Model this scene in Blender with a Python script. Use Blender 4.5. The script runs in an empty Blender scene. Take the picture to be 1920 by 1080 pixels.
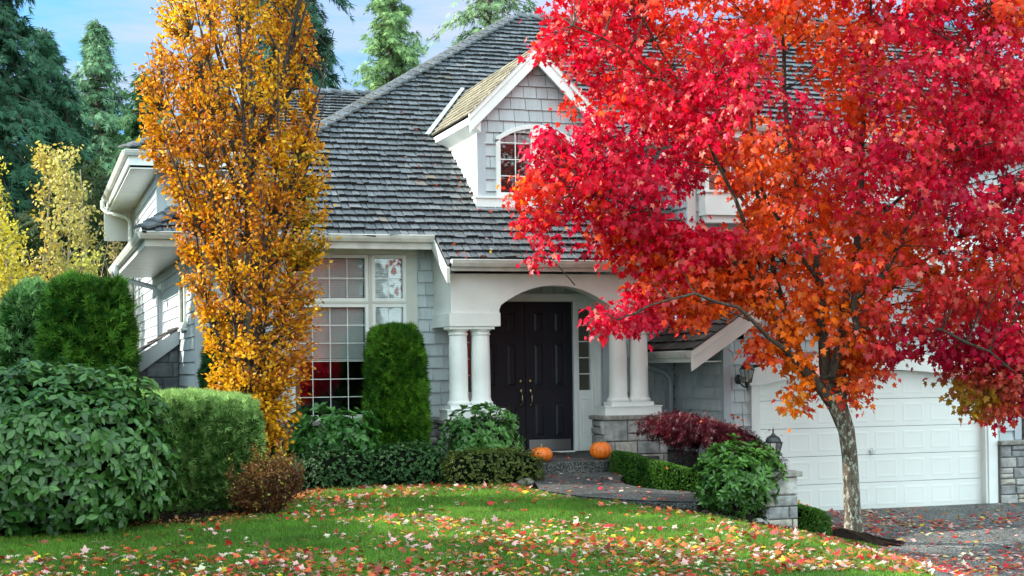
import bpy, math, random
import numpy as np
from mathutils import Vector, Matrix
from math import sin, cos, pi, radians, sqrt, hypot, atan2, floor

rng = np.random.default_rng(11)
RD = random.Random(5)
scene = bpy.context.scene
COL = scene.collection

# ------------------------------------------------------------------ helpers
def tag(o, label=None, cat=None, group=None, kind=None):
    if label: o['label'] = label
    if cat: o['category'] = cat
    if group: o['group'] = group
    if kind: o['kind'] = kind
    return o

def empty(name, loc, label=None, cat=None, group=None):
    o = bpy.data.objects.new(name, None); COL.objects.link(o)
    o.location = loc; o.empty_display_size = .2
    return tag(o, label, cat, group)

def link(name, me, mat, parent=None):
    o = bpy.data.objects.new(name, me); COL.objects.link(o)
    if mat: me.materials.append(mat)
    if parent is not None:
        o.parent = parent
        # meshes are written in world coordinates: cancel the parents' offset
        p = parent; off = Vector((0, 0, 0))
        while p is not None:
            off += p.location; p = p.parent
        o.location = -off
    return o

def lin(r, g, b, k=1.0):
    f = lambda c: ((c/255.)/12.92 if c <= 10.3 else (((c/255.)+.055)/1.055)**2.4)*k
    return (f(r), f(g), f(b))

class MB:
    def __init__(s): s.v = []; s.f = []
    def add(s, vs, fs):
        n = len(s.v); s.v += [tuple(p) for p in vs]; s.f += [tuple(i+n for i in f) for f in fs]; return s
    def box(s, x0, x1, y0, y1, z0, z1):
        return s.add([(x0,y0,z0),(x1,y0,z0),(x1,y1,z0),(x0,y1,z0),(x0,y0,z1),(x1,y0,z1),(x1,y1,z1),(x0,y1,z1)],
                     [(0,3,2,1),(4,5,6,7),(0,1,5,4),(1,2,6,5),(2,3,7,6),(3,0,4,7)])
    def hexa(s, a, b):      # two quads (4 pts each) joined
        return s.add(list(a)+list(b), [(3,2,1,0),(4,5,6,7),(0,1,5,4),(1,2,6,5),(2,3,7,6),(3,0,4,7)])
    def poly(s, pts): return s.add(pts, [tuple(range(len(pts)))])
    def extr(s, pts, d):    # polygon extruded by vector d
        n = len(pts); q = [(p[0]+d[0], p[1]+d[1], p[2]+d[2]) for p in pts]
        return s.add(list(pts)+q, [tuple(range(n))[::-1], tuple(range(n, 2*n))]+[(i, (i+1) % n, n+(i+1) % n, n+i) for i in range(n)])
    def tube(s, pts, rad, n=8, cap=True):
        pts = [Vector(p) for p in pts]
        if not hasattr(rad, '__len__'): rad = [rad]*len(pts)
        rings = []; up = None
        for i, p in enumerate(pts):
            d = (pts[min(i+1, len(pts)-1)]-pts[max(i-1, 0)])
            if d.length < 1e-9: d = Vector((0, 0, 1))
            d.normalize()
            if up is None: up = Vector((0, 1, 0)) if abs(d.y) < .9 else Vector((1, 0, 0))
            x = d.cross(up); 
            if x.length < 1e-6: x = d.cross(Vector((1, .3, .2)))
            x.normalize(); up = x.cross(d)
            rings.append([p+(x*cos(2*pi*k/n)+up*sin(2*pi*k/n))*rad[i] for k in range(n)])
        vs = [v for r in rings for v in r]; fs = []
        for i in range(len(pts)-1):
            for k in range(n):
                fs.append((i*n+k, i*n+(k+1) % n, (i+1)*n+(k+1) % n, (i+1)*n+k))
        if cap: fs.append(tuple(range(n))[::-1]); fs.append(tuple((len(pts)-1)*n+k for k in range(n)))
        return s.add(vs, fs)
    def lathe(s, c, prof, n=24, ribs=0, amp=0):
        vs = []; fs = []
        for (r, z) in prof:
            for k in range(n):
                a = 2*pi*k/n; rr = r*(1-amp*abs(cos(a*ribs/2))**6) if ribs else r
                vs.append((c[0]+rr*cos(a), c[1]+rr*sin(a), c[2]+z))
        for i in range(len(prof)-1):
            for k in range(n): fs.append((i*n+k, i*n+(k+1) % n, (i+1)*n+(k+1) % n, (i+1)*n+k))
        fs.append(tuple(range(n))[::-1]); fs.append(tuple((len(prof)-1)*n+k for k in range(n)))
        return s.add(vs, fs)
    def pieces_apart(s, name, mat, parent=None, bevel=0):
        """every box of the list becomes an object of its own"""
        out = []
        for i in range(0, len(s.v), 8):
            m = MB(); m.v = s.v[i:i+8]; m.f = [tuple(q-i for q in f) for f in s.f if i <= f[0] < i+8]; out.append(m.build(name, mat, parent, False, bevel))
        return out
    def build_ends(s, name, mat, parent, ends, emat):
        """shakes or shingles with butt ends as a second material, weathered and darkened for shadow lines"""
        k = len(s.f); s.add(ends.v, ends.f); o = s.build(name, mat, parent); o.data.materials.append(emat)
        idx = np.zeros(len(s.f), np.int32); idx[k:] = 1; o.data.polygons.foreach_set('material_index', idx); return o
    def build(s, name, mat, parent=None, smooth=False, bevel=0):
        me = bpy.data.meshes.new(name); me.from_pydata(s.v, [], s.f); me.update()
        if smooth: me.polygons.foreach_set('use_smooth', [True]*len(me.polygons))
        o = link(name, me, mat, parent)
        if bevel:
            m = o.modifiers.new('bevel', 'BEVEL'); m.width = bevel; m.segments = 2; m.limit_method = 'ANGLE'
        return o

def npmesh(name, V, F, mat, parent=None, col=None, smooth=False):
    me = bpy.data.meshes.new(name)
    V = np.ascontiguousarray(V, np.float32); F = np.ascontiguousarray(F, np.int32); k = F.shape[1]
    me.vertices.add(len(V)); me.vertices.foreach_set('co', V.ravel())
    me.loops.add(F.size); me.loops.foreach_set('vertex_index', F.ravel())
    me.polygons.add(len(F)); me.polygons.foreach_set('loop_start', np.arange(0, F.size, k, dtype=np.int32))
    if smooth: me.polygons.foreach_set('use_smooth', np.ones(len(F), bool))
    me.update(calc_edges=True)
    if col is not None:
        a = me.color_attributes.new('Col', 'FLOAT_COLOR', 'POINT')
        c = np.ones((len(V), 4), np.float32); c[:, :3] = col; a.data.foreach_set('color', c.ravel())
    return link(name, me, mat, parent)

def nrm(a): return a/np.maximum(np.linalg.norm(a, axis=-1, keepdims=True), 1e-9)

def leafarr(tpl, P, T, N, S, C, W=None):
    tv, tf = tpl; tv = np.array(tv, float); tf = np.array(tf)
    P = np.asarray(P, float); T = nrm(np.asarray(T, float)); X = nrm(np.cross(T, N)); Nn = np.cross(X, T)
    S = np.asarray(S, float).reshape(-1, 1, 1); W = 1. if W is None else np.asarray(W).reshape(-1, 1, 1)
    V = P[:, None]+S*(tv[None, :, 0:1]*W*X[:, None]+tv[None, :, 1:2]*T[:, None]+tv[None, :, 2:3]*Nn[:, None])
    n, m = len(P), len(tv)
    F = (tf[None]+(np.arange(n)*m)[:, None, None]).reshape(-1, tf.shape[1])
    return V.reshape(-1, 3), F, np.repeat(np.asarray(C), m, axis=0)

def leafmesh(name, tpl, P, T, N, S, C, mat, parent=None, W=None):
    V, F, c = leafarr(tpl, P, T, N, S, C, W)
    return npmesh(name, V, F, mat, parent, c)

def fan(outline, cz=.0):
    vs = [(0, .38, cz)]+[(x, y, z) for x, y, z in outline]; n = len(outline)
    return vs, [(0, i+1, (i+1) % n+1) for i in range(n)]
_h = [(.03, 0, 0), (.2, -.1, -.04), (.44, .0, -.12), (.30, .2, -.04), (.58, .5, -.14), (.24, .5, -.02), (.17, .72, -.04)]
MAPLE = fan([(x, y, z) for x, y, z in _h]+[(0, 1.02, -.12)]+[(-x, y, z) for x, y, z in _h[::-1]], .03)
OVATE = ([(0, 0, 0), (.30, .35, -.06), (.24, .72, -.09), (0, 1, -.12), (-.30, .35, -.06), (-.24, .72, -.09), (0, .5, .03)],
         [(0, 1, 6), (1, 2, 6), (2, 3, 6), (0, 6, 4), (4, 6, 5), (5, 6, 3)])
LANCE = ([(0, 0, 0), (.17, .3, .03), (.19, .62, .01), (0, 1, -.12), (-.17, .3, .03), (-.19, .62, .01), (0, .3, -.02), (0, .65, -.03)],
         [(0, 1, 6), (1, 2, 7), (1, 7, 6), (2, 3, 7), (0, 6, 4), (4, 6, 7), (4, 7, 5), (5, 7, 3)])
def sprayt(n, spread, w, seed, droop=0):
    r = random.Random(seed); vs = []; fs = []
    for i in range(n):
        a = (i/(n-1)-.5)*2*spread if n > 1 else 0
        b = .12+.5*r.random()*(1 if i not in (0, n-1) else .2)
        L = .45+.5*r.random(); x0, y0 = 0, b*.8
        dx, dy = sin(a), cos(a); k = len(vs)
        vs += [(x0-w*dy, y0+w*dx, 0), (x0+w*dy, y0-w*dx, 0), (x0+dx*L, y0+dy*L, -droop+.1*(r.random()-.5))]; fs.append((k, k+1, k+2))
    return vs, fs
SPRAY = sprayt(8, 1.2, .10, 3)
CONI = sprayt(8, .9, .07, 8)
LACE = sprayt(6, .9, .05, 5)
BLADE = ([(-.07, 0, 0), (.07, 0, 0), (0, 1, .25)], [(0, 1, 2)])
SMALL = ([(0, 0, 0), (.3, .5, 0), (0, 1, -.08), (-.3, .5, 0)], [(0, 1, 2), (0, 2, 3)])

def vnoise(P, sc, seed=0):
    # cheap smooth noise: sum of rotated sines
    r = np.random.default_rng(seed); out = np.zeros(len(P))
    for i in range(6):
        d = r.normal(size=3); d /= np.linalg.norm(d); out += np.sin((P@d)*sc*(.7+.25*i)+r.random()*6.28)
    return out/6*1.6

# ------------------------------------------------------------------ materials
def newmat(name):
    m = bpy.data.materials.new(name); m.use_nodes = True
    nt = m.node_tree; b = nt.nodes['Principled BSDF']; return m, nt, b
def nd(nt, t, **kw):
    n = nt.nodes.new(t)
    for k, v in kw.items(): setattr(n, k, v)
    return n
def plain(name, c, rough=.6, metal=0, noise=0, nscale=8, bump=0, bscale=40, spec=.5):
    m, nt, b = newmat(name)
    b.inputs['Base Color'].default_value = (*c, 1); b.inputs['Roughness'].default_value = rough
    b.inputs['Metallic'].default_value = metal; b.inputs['Specular IOR Level'].default_value = spec
    tc = nd(nt, 'ShaderNodeTexCoord')
    if noise:
        n = nd(nt, 'ShaderNodeTexNoise'); n.inputs['Scale'].default_value = nscale; n.inputs['Detail'].default_value = 8
        nt.links.new(tc.outputs['Object'], n.inputs['Vector'])
        r = nd(nt, 'ShaderNodeMapRange'); r.inputs['From Min'].default_value = .3; r.inputs['From Max'].default_value = .7
        r.inputs['To Min'].default_value = 1-noise; r.inputs['To Max'].default_value = 1+noise*.6
        nt.links.new(n.outputs['Fac'], r.inputs['Value'])
        h = nd(nt, 'ShaderNodeVectorMath', operation='SCALE'); h.inputs[0].default_value = c
        nt.links.new(r.outputs['Result'], h.inputs['Scale']); nt.links.new(h.outputs['Vector'], b.inputs['Base Color'])
    if bump:
        n2 = nd(nt, 'ShaderNodeTexNoise'); n2.inputs['Scale'].default_value = bscale; n2.inputs['Detail'].default_value = 6
        nt.links.new(tc.outputs['Object'], n2.inputs['Vector'])
        bp = nd(nt, 'ShaderNodeBump'); bp.inputs['Strength'].default_value = bump; bp.inputs['Distance'].default_value = .02
        nt.links.new(n2.outputs['Fac'], bp.inputs['Height']); nt.links.new(bp.outputs['Normal'], b.inputs['Normal'])
    return m
def island(name, stops, rough=.7, noise=.25, stretch=(6, 6, 6), bump=.4, stain=None):
    """every piece (shake, shingle, stone) has its own tone"""
    m, nt, b = newmat(name); L = nt.links
    g = nd(nt, 'ShaderNodeNewGeometry'); cr = nd(nt, 'ShaderNodeValToRGB')
    el = cr.color_ramp.elements
    while len(el) < len(stops): el.new(.5)
    for e, (p, c) in zip(el, stops): e.position = p; e.color = (*c, 1)
    L.new(g.outputs['Random Per Island'], cr.inputs['Fac'])
    tc = nd(nt, 'ShaderNodeTexCoord'); mp = nd(nt, 'ShaderNodeMapping'); mp.inputs['Scale'].default_value = stretch
    L.new(tc.outputs['Object'], mp.inputs['Vector'])
    n = nd(nt, 'ShaderNodeTexNoise'); n.inputs['Scale'].default_value = 1; n.inputs['Detail'].default_value = 9; n.inputs['Roughness'].default_value = .65
    L.new(mp.outputs['Vector'], n.inputs['Vector'])
    r = nd(nt, 'ShaderNodeMapRange'); r.inputs['From Min'].default_value = .28; r.inputs['From Max'].default_value = .72
    r.inputs['To Min'].default_value = 1-noise; r.inputs['To Max'].default_value = 1+noise
    L.new(n.outputs['Fac'], r.inputs['Value'])
    h = nd(nt, 'ShaderNodeVectorMath', operation='SCALE'); L.new(cr.outputs['Color'], h.inputs[0]); L.new(r.outputs['Result'], h.inputs['Scale'])
    out = h.outputs['Vector']
    if stain:
        n3 = nd(nt, 'ShaderNodeTexNoise'); n3.inputs['Scale'].default_value = stain[1]; n3.inputs['Detail'].default_value = 5
        L.new(tc.outputs['Object'], n3.inputs['Vector'])
        r3 = nd(nt, 'ShaderNodeMapRange'); r3.inputs['From Min'].default_value = stain[2]; r3.inputs['From Max'].default_value = stain[2]+.15; r3.inputs['To Max'].default_value = stain[3]
        L.new(n3.outputs['Fac'], r3.inputs['Value'])
        mx = nd(nt, 'ShaderNodeMix', data_type='RGBA'); L.new(r3.outputs['Result'], mx.inputs['Factor']); L.new(out, mx.inputs['A']); mx.inputs['B'].default_value = (*stain[0], 1)
        out = mx.outputs['Result']
    L.new(out, b.inputs['Base Color']); b.inputs['Roughness'].default_value = rough
    bp = nd(nt, 'ShaderNodeBump'); bp.inputs['Strength'].default_value = bump; bp.inputs['Distance'].default_value = .02
    L.new(n.outputs['Fac'], bp.inputs['Height']); L.new(bp.outputs['Normal'], b.inputs['Normal'])
    return m
def leafmat(name, rough=.5, trans=.35, spec=.4, var=.15):
    m, nt, b = newmat(name); L = nt.links
    a = nd(nt, 'ShaderNodeAttribute', attribute_name='Col')
    b.inputs['Roughness'].default_value = rough; b.inputs['Specular IOR Level'].default_value = spec
    L.new(a.outputs['Color'], b.inputs['Base Color'])
    if trans:
        t = nd(nt, 'ShaderNodeBsdfTranslucent'); L.new(a.outputs['Color'], t.inputs['Color'])
        mx = nd(nt, 'ShaderNodeMixShader'); mx.inputs['Fac'].default_value = trans
        L.new(b.outputs['BSDF'], mx.inputs[1]); L.new(t.outputs['BSDF'], mx.inputs[2])
        L.new(mx.outputs['Shader'], nt.nodes['Material Output'].inputs['Surface'])
    return m
def aggregate(name, dark, light, scale=120, thr=.5):
    m, nt, b = newmat(name); L = nt.links
    tc = nd(nt, 'ShaderNodeTexCoord'); v = nd(nt, 'ShaderNodeTexVoronoi'); v.inputs['Scale'].default_value = scale
    L.new(tc.outputs['Object'], v.inputs['Vector'])
    cr = nd(nt, 'ShaderNodeValToRGB'); cr.color_ramp.elements[0].color = (*dark, 1); cr.color_ramp.elements[1].color = (*light, 1)
    cr.color_ramp.elements[0].position = thr-.2; cr.color_ramp.elements[1].position = thr+.35
    sp = nd(nt, 'ShaderNodeSeparateColor'); L.new(v.outputs['Color'], sp.inputs['Color']); L.new(sp.outputs['Red'], cr.inputs['Fac'])
    n = nd(nt, 'ShaderNodeTexNoise'); n.inputs['Scale'].default_value = 1.3; n.inputs['Detail'].default_value = 7; L.new(tc.outputs['Object'], n.inputs['Vector'])
    r = nd(nt, 'ShaderNodeMapRange'); r.inputs['From Min'].default_value = .3; r.inputs['From Max'].default_value = .7; r.inputs['To Min'].default_value = .55; r.inputs['To Max'].default_value = 1.35
    L.new(n.outputs['Fac'], r.inputs['Value'])
    h = nd(nt, 'ShaderNodeVectorMath', operation='SCALE'); L.new(cr.outputs['Color'], h.inputs[0]); L.new(r.outputs['Result'], h.inputs['Scale'])
    L.new(h.outputs['Vector'], b.inputs['Base Color']); b.inputs['Roughness'].default_value = .75
    bp = nd(nt, 'ShaderNodeBump'); bp.inputs['Strength'].default_value = .5; bp.inputs['Distance'].default_value = .006
    L.new(v.outputs['Distance'], bp.inputs['Height']); L.new(bp.outputs['Normal'], b.inputs['Normal'])
    return m
def glassmat(name, tint=(.5, .55, .55), refl=.14, clear=.6):
    m, nt, b = newmat(name); L = nt.links
    g = nd(nt, 'ShaderNodeBsdfGlossy'); g.inputs['Roughness'].default_value = .015; g.inputs['Color'].default_value = (.95, .95, .95, 1)
    t = nd(nt, 'ShaderNodeBsdfTransparent'); t.inputs['Color'].default_value = (*[c*clear for c in tint], 1)
    f = nd(nt, 'ShaderNodeFresnel'); f.inputs['IOR'].default_value = 1.5
    r = nd(nt, 'ShaderNodeMath', operation='ADD'); r.inputs[1].default_value = refl; r.use_clamp = True
    L.new(f.outputs['Fac'], r.inputs[0])
    # gentle ripple of old panes
    tc = nd(nt, 'ShaderNodeTexCoord'); n = nd(nt, 'ShaderNodeTexNoise'); n.inputs['Scale'].default_value = 2.5; L.new(tc.outputs['Object'], n.inputs['Vector'])
    bp = nd(nt, 'ShaderNodeBump'); bp.inputs['Strength'].default_value = .03; bp.inputs['Distance'].default_value = .05; L.new(n.outputs['Fac'], bp.inputs['Height']); L.new(bp.outputs['Normal'], g.inputs['Normal'])
    mx = nd(nt, 'ShaderNodeMixShader'); L.new(r.outputs['Value'], mx.inputs['Fac']); L.new(t.outputs['BSDF'], mx.inputs[1]); L.new(g.outputs['BSDF'], mx.inputs[2])
    L.new(mx.outputs['Shader'], nt.nodes['Material Output'].inputs['Surface'])
    return m

M = {}
M['white'] = plain('white_paint', (.79, .83, .81), .42, noise=.09, nscale=2.2)
M['gutter'] = plain('gutter_paint', (.60, .62, .58), .4, noise=.18, nscale=5)
M['trimgrey'] = plain('grey_trim_paint', (.42, .47, .51), .55, noise=.08, nscale=4)
M['creamtrim'] = plain('window_casing_paint', (.58, .59, .54), .5, noise=.07, nscale=4)
M['siding'] = island('cedar_siding', [(0, (.42, .475, .50)), (.5, (.47, .53, .555)), (1, (.52, .575, .60))], .7, .10, (9, 9, 2.5), .25)
M['lap'] = plain('lap_siding_paint', (.50, .55, .58), .6, noise=.08, nscale=6)
M['roof'] = island('cedar_shakes', [(0, (.066, .077, .088)), (.4, (.092, .105, .118)), (.88, (.118, .133, .147)), (.985, (.15, .163, .174)), (1, (.16, .13, .10))], .5, .38, (26, 5, 5), .8, stain=((.055, .055, .04), .9, .52, .45))
M['roofside'] = island('cedar_shakes_mossy', [(0, (.15, .13, .085)), (.5, (.22, .195, .135)), (1, (.31, .275, .19))], .8, .35, (5, 26, 5), .7)
M['roofdark'] = island('cedar_shakes_dark', [(0, (.05, .042, .04)), (.5, (.085, .075, .07)), (1, (.14, .125, .115))], .5, .45, (5, 30, 5), .7)  # darker shake tone for the garage and lean-to roofs
M['backing'] = plain('siding_shadow_gap', (.05, .047, .045), .9)
M['under'] = plain('roof_underlay', (.03, .03, .03), .9)
M['stone'] = island('ashlar_stone', [(0, (.22, .225, .23)), (.4, (.33, .33, .33)), (.75, (.42, .41, .39)), (1, (.36, .31, .25))], .85, .42, (9, 9, 9), 1., stain=((.12, .12, .11), 3., .55, .6))
M['stonedark'] = island('ashlar_stone_bluish', [(0, (.11, .13, .155)), (.5, (.15, .17, .19)), (1, (.19, .205, .22))], .85, .4, (7, 7, 7), 1.)
M['mortar'] = plain('mortar', (.11, .105, .10), .95, noise=.2, nscale=20)
M['ledge'] = plain('stone_ledge', (.27, .26, .235), .85, noise=.4, nscale=14, bump=.8, bscale=25)
M['door'] = plain('door_paint', (.012, .012, .020), .42, noise=.1, nscale=5, spec=.3)
M['brass'] = plain('aged_brass', (.36, .28, .18), .38, 1)
M['steel'] = plain('brushed_steel', (.55, .56, .57), .32, 1, noise=.1, nscale=30)
M['black'] = plain('black_iron', (.016, .018, .02), .45)
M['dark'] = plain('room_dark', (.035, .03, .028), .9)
M['room'] = plain('room_wall', (.16, .13, .10), .9)
M['blind'] = plain('blind_slats', (.85, .87, .85), .6)
M['glass'] = glassmat('window_glass', (.93, .96, .96), .045, .96)
M['lampglass'] = glassmat('lantern_glass', (.9, .92, .9), .08, .95)
M['garage'] = plain('garage_door_paint', (.84, .88, .855), .4, noise=.05, nscale=1.3)
M['concrete'] = aggregate('exposed_aggregate', (.016, .018, .018), (.14, .14, .132), 70, .6)
M['drive'] = aggregate('driveway_aggregate', (.025, .028, .028), (.24, .24, .225), 55, .6)
M['soil'] = plain('bark_mulch', (.016, .010, .007), 1., noise=.6, nscale=18, bump=1., bscale=40, spec=.1)
M['turf'] = plain('turf', (.055, .12, .018), .9, noise=.4, nscale=3, bump=.6, bscale=60)
M['pumpkin'] = plain('pumpkin_skin', (.80, .17, .012), .42, noise=.18, nscale=9)
M['pstem'] = plain('pumpkin_stem', (.30, .25, .12), .8, noise=.3, nscale=20)
M['mat'] = plain('coir_mat', (.055, .035, .025), .95, noise=.4, nscale=60)
M['leaf'] = leafmat('leaf', .5, .38, .35)
M['leafred'] = leafmat('maple_leaf', .42, .50, .36)
M['gloss'] = leafmat('glossy_leaf', .36, .2, .42)
M['needle'] = leafmat('needle', .7, .22, .2)
M['grass'] = leafmat('grass_blade', .6, .35, .25)
M['litter'] = leafmat('fallen_leaf', .6, .12, .3)
M['litterside'] = M['litter']

def barkmat(name, c1, c2, c3=None, scale=(9, 9, 2.5), thr=.52):
    m, nt, b = newmat(name); L = nt.links
    tc = nd(nt, 'ShaderNodeTexCoord'); mp = nd(nt, 'ShaderNodeMapping'); mp.inputs['Scale'].default_value = scale
    L.new(tc.outputs['Object'], mp.inputs['Vector'])
    n = nd(nt, 'ShaderNodeTexNoise'); n.inputs['Scale'].default_value = 2.2; n.inputs['Detail'].default_value = 9; n.inputs['Roughness'].default_value = .7
    L.new(mp.outputs['Vector'], n.inputs['Vector'])
    cr = nd(nt, 'ShaderNodeValToRGB'); e = cr.color_ramp.elements; e[0].position = .38; e[0].color = (*c1, 1); e[1].position = .6; e[1].color = (*c2, 1)
    L.new(n.outputs['Fac'], cr.inputs['Fac']); out = cr.outputs['Color']
    if c3:
        n2 = nd(nt, 'ShaderNodeTexNoise'); n2.inputs['Scale'].default_value = 3.1; n2.inputs['Detail'].default_value = 10; n2.inputs['Roughness'].default_value = .72
        mp2 = nd(nt, 'ShaderNodeMapping'); mp2.inputs['Scale'].default_value = (6, 6, 3); mp2.inputs['Location'].default_value = (3, 1, 7)
        L.new(tc.outputs['Object'], mp2.inputs['Vector']); L.new(mp2.outputs['Vector'], n2.inputs['Vector'])
        r = nd(nt, 'ShaderNodeMapRange'); r.inputs['From Min'].default_value = thr; r.inputs['From Max'].default_value = thr+.035; L.new(n2.outputs['Fac'], r.inputs['Value'])
        mx = nd(nt, 'ShaderNodeMix', data_type='RGBA'); L.new(r.outputs['Result'], mx.inputs['Factor']); L.new(out, mx.inputs['A']); mx.inputs['B'].default_value = (*c3, 1); out = mx.outputs['Result']
    L.new(out, b.inputs['Base Color']); b.inputs['Roughness'].default_value = .9
    bp = nd(nt, 'ShaderNodeBump'); bp.inputs['Strength'].default_value = 1; bp.inputs['Distance'].default_value = .02
    L.new(n.outputs['Fac'], bp.inputs['Height']); L.new(bp.outputs['Normal'], b.inputs['Normal'])
    return m
M['bark'] = barkmat('maple_bark', (.03, .022, .017), (.11, .085, .06), (.30, .31, .25), thr=.52)
M['barkup'] = barkmat('maple_limb_bark', (.02, .015, .012), (.075, .06, .042), (.16, .17, .11), thr=.60)
M['bark2'] = barkmat('grey_bark', (.06, .05, .04), (.17, .15, .11))
M['twig'] = barkmat('dark_twig', (.02, .015, .012), (.06, .045, .035))
M['barkred'] = barkmat('cedar_bark', (.05, .035, .03), (.13, .09, .07))
M['birch'] = barkmat('pale_bark', (.22, .18, .11), (.42, .37, .25))
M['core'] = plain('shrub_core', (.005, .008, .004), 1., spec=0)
M['butt'] = plain('shake_ends_shadow_line', (.03, .03, .03), .95, spec=.1)  # end grain darkened further to paint the shadow line under each course
M['sbutt'] = plain('shingle_ends_shadow_line', (.12, .10, .09), .95, spec=.1)  # brown shadow line of each shingle course put into the end colour

# ------------------------------------------------------------------ terrain height
def ss(a, b, x):
    t = np.clip((np.asarray(x, float)-a)/(b-a), 0, 1); return t*t*(3-2*t)
def gz(X, Y):
    X = np.asarray(X, float); Y = np.asarray(Y, float)
    L_ = .60-.055*(20-np.clip(Y, -20, 22)); D_ = -.10-.035*(21-np.clip(Y, -20, 21.2))
    g = L_+(D_-L_)*ss(7.3, 11.0, X)
    # low mulch mound round the foot of the maple
    return g
def gzf(x, y): return float(gz(x, y))
# ------------------------------------------------------------------ ground, lawn, driveway
def sheet(name, pts, mat, off=0., nu=None):
    """pts: (nv, nu, 2) grid of XY; laid on the terrain"""
    nv, nu = pts.shape[:2]; X = pts[..., 0]; Y = pts[..., 1]; Z = gz(X, Y)+off
    V = np.stack([X, Y, Z], -1).reshape(-1, 3)
    i = np.arange(nv-1)[:, None]*nu+np.arange(nu-1)[None]
    F = np.stack([i, i+1, i+nu+1, i+nu], -1).reshape(-1, 4)
    return npmesh(name, V, F, mat, None, None, True)
xs = np.concatenate([np.linspace(-400, -12, 14), np.linspace(-11, 22, 150), np.linspace(23, 420, 14)])
ys = np.concatenate([np.linspace(-300, 8, 12), np.linspace(8.6, 24, 80), np.linspace(26, 600, 16)])
gx, gy = np.meshgrid(xs, ys)
g = sheet('ground', np.stack([gx, gy], -1), M['soil']); tag(g, kind='structure')

YT = np.array([(-12, 16.9), (-3, 17.), (-.3, 17.2), (.5, 17.15), (1.4, 17.6), (2., 17.5), (2.5, 17.95), (3.1, 18.95), (3.85, 20.1), (5.15, 20.08), (6.3, 19.85), (6.42, 19.2),
               (6.5, 18.7), (6.72, 18.2), (7.09, 17.75), (7.3, 17.1), (7.7, 16.4), (8.0, 16.0), (8.6, 16.3), (9.0, 16.75), (9.5, 17.2), (10.0, 17.6), (10.6, 18.0), (11.5, 18.4)])
def ytop(X): return np.interp(X, YT[:, 0], YT[:, 1])
def xr(Y): return 8.85+(np.asarray(Y)-13.6)*.43+.12*np.sin(np.asarray(Y)*1.3)
def inlawn(X, Y): return (Y < ytop(X)) & (X < xr(Y))
us = np.linspace(0, 1, 170); vs_ = np.linspace(0, 1, 60)
LG = np.zeros((60, 170, 2))
for j, v in enumerate(vs_):
    yv = -14+33*v**.45
    X = -12+(xr(np.clip(yv, -14, 18.2))+12)*us
    LG[j, :, 0] = X; LG[j, :, 1] = -14+(ytop(X)+14)*v**.45
# clamp right edge to the drive boundary at the real row
for j in range(60):
    LG[j, :, 0] = np.minimum(LG[j, :, 0], xr(LG[j, :, 1]))
o = sheet('lawn', LG, M['turf'], .012); tag(o, kind='structure')

dv = np.linspace(-14, 21.10, 90)
DG = np.zeros((90, 40, 2))
for j, y in enumerate(dv):
    x0 = xr(y) if y < 18.2 else xr(18.2)
    DG[j, :, 0] = x0-.03+(34-x0)*np.linspace(0, 1, 40)**1.6; DG[j, :, 1] = y
o = sheet('driveway', DG, M['drive'], .02); tag(o, kind='structure')

# grass blades standing on the lawn
n = 330000
gy_ = 12.6+(20.2-12.6)*rng.random(n)**.9; gx_ = -1.6+12.6*rng.random(n)
ok = inlawn(gx_, gy_) & (gx_ > .05*gy_-1.6)
gx_, gy_ = gx_[ok], gy_[ok]; n = len(gx_)
P = np.stack([gx_, gy_, gz(gx_, gy_)+.010], 1)
T = np.stack([rng.normal(0, .38, n), rng.normal(0, .38, n), np.ones(n)], 1)
N = np.stack([rng.normal(size=n), rng.normal(size=n), rng.normal(size=n)*.1], 1)
pn = .5+.5*vnoise(P, 1.4, 4)+.25*rng.normal(size=n); pn = np.clip(pn, 0, 1)[:, None]
fine = np.clip(.5+.6*vnoise(P, 7., 9), 0, 1)[:, None]
C = (np.array([[.062, .150, .014]])*(1-pn)+np.array([[.145, .305, .032]])*pn)*(.75+.5*fine)*(.8+.4*rng.random((n, 1)))
dry = rng.random(n) < .035; C[dry] = (.22, .20, .07)
S = .030+.026*rng.random(n)
o = leafmesh('grass', BLADE, P, T, N, S, C, M['grass'], W=np.full(n, 1.5)); tag(o, kind='stuff')

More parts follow.
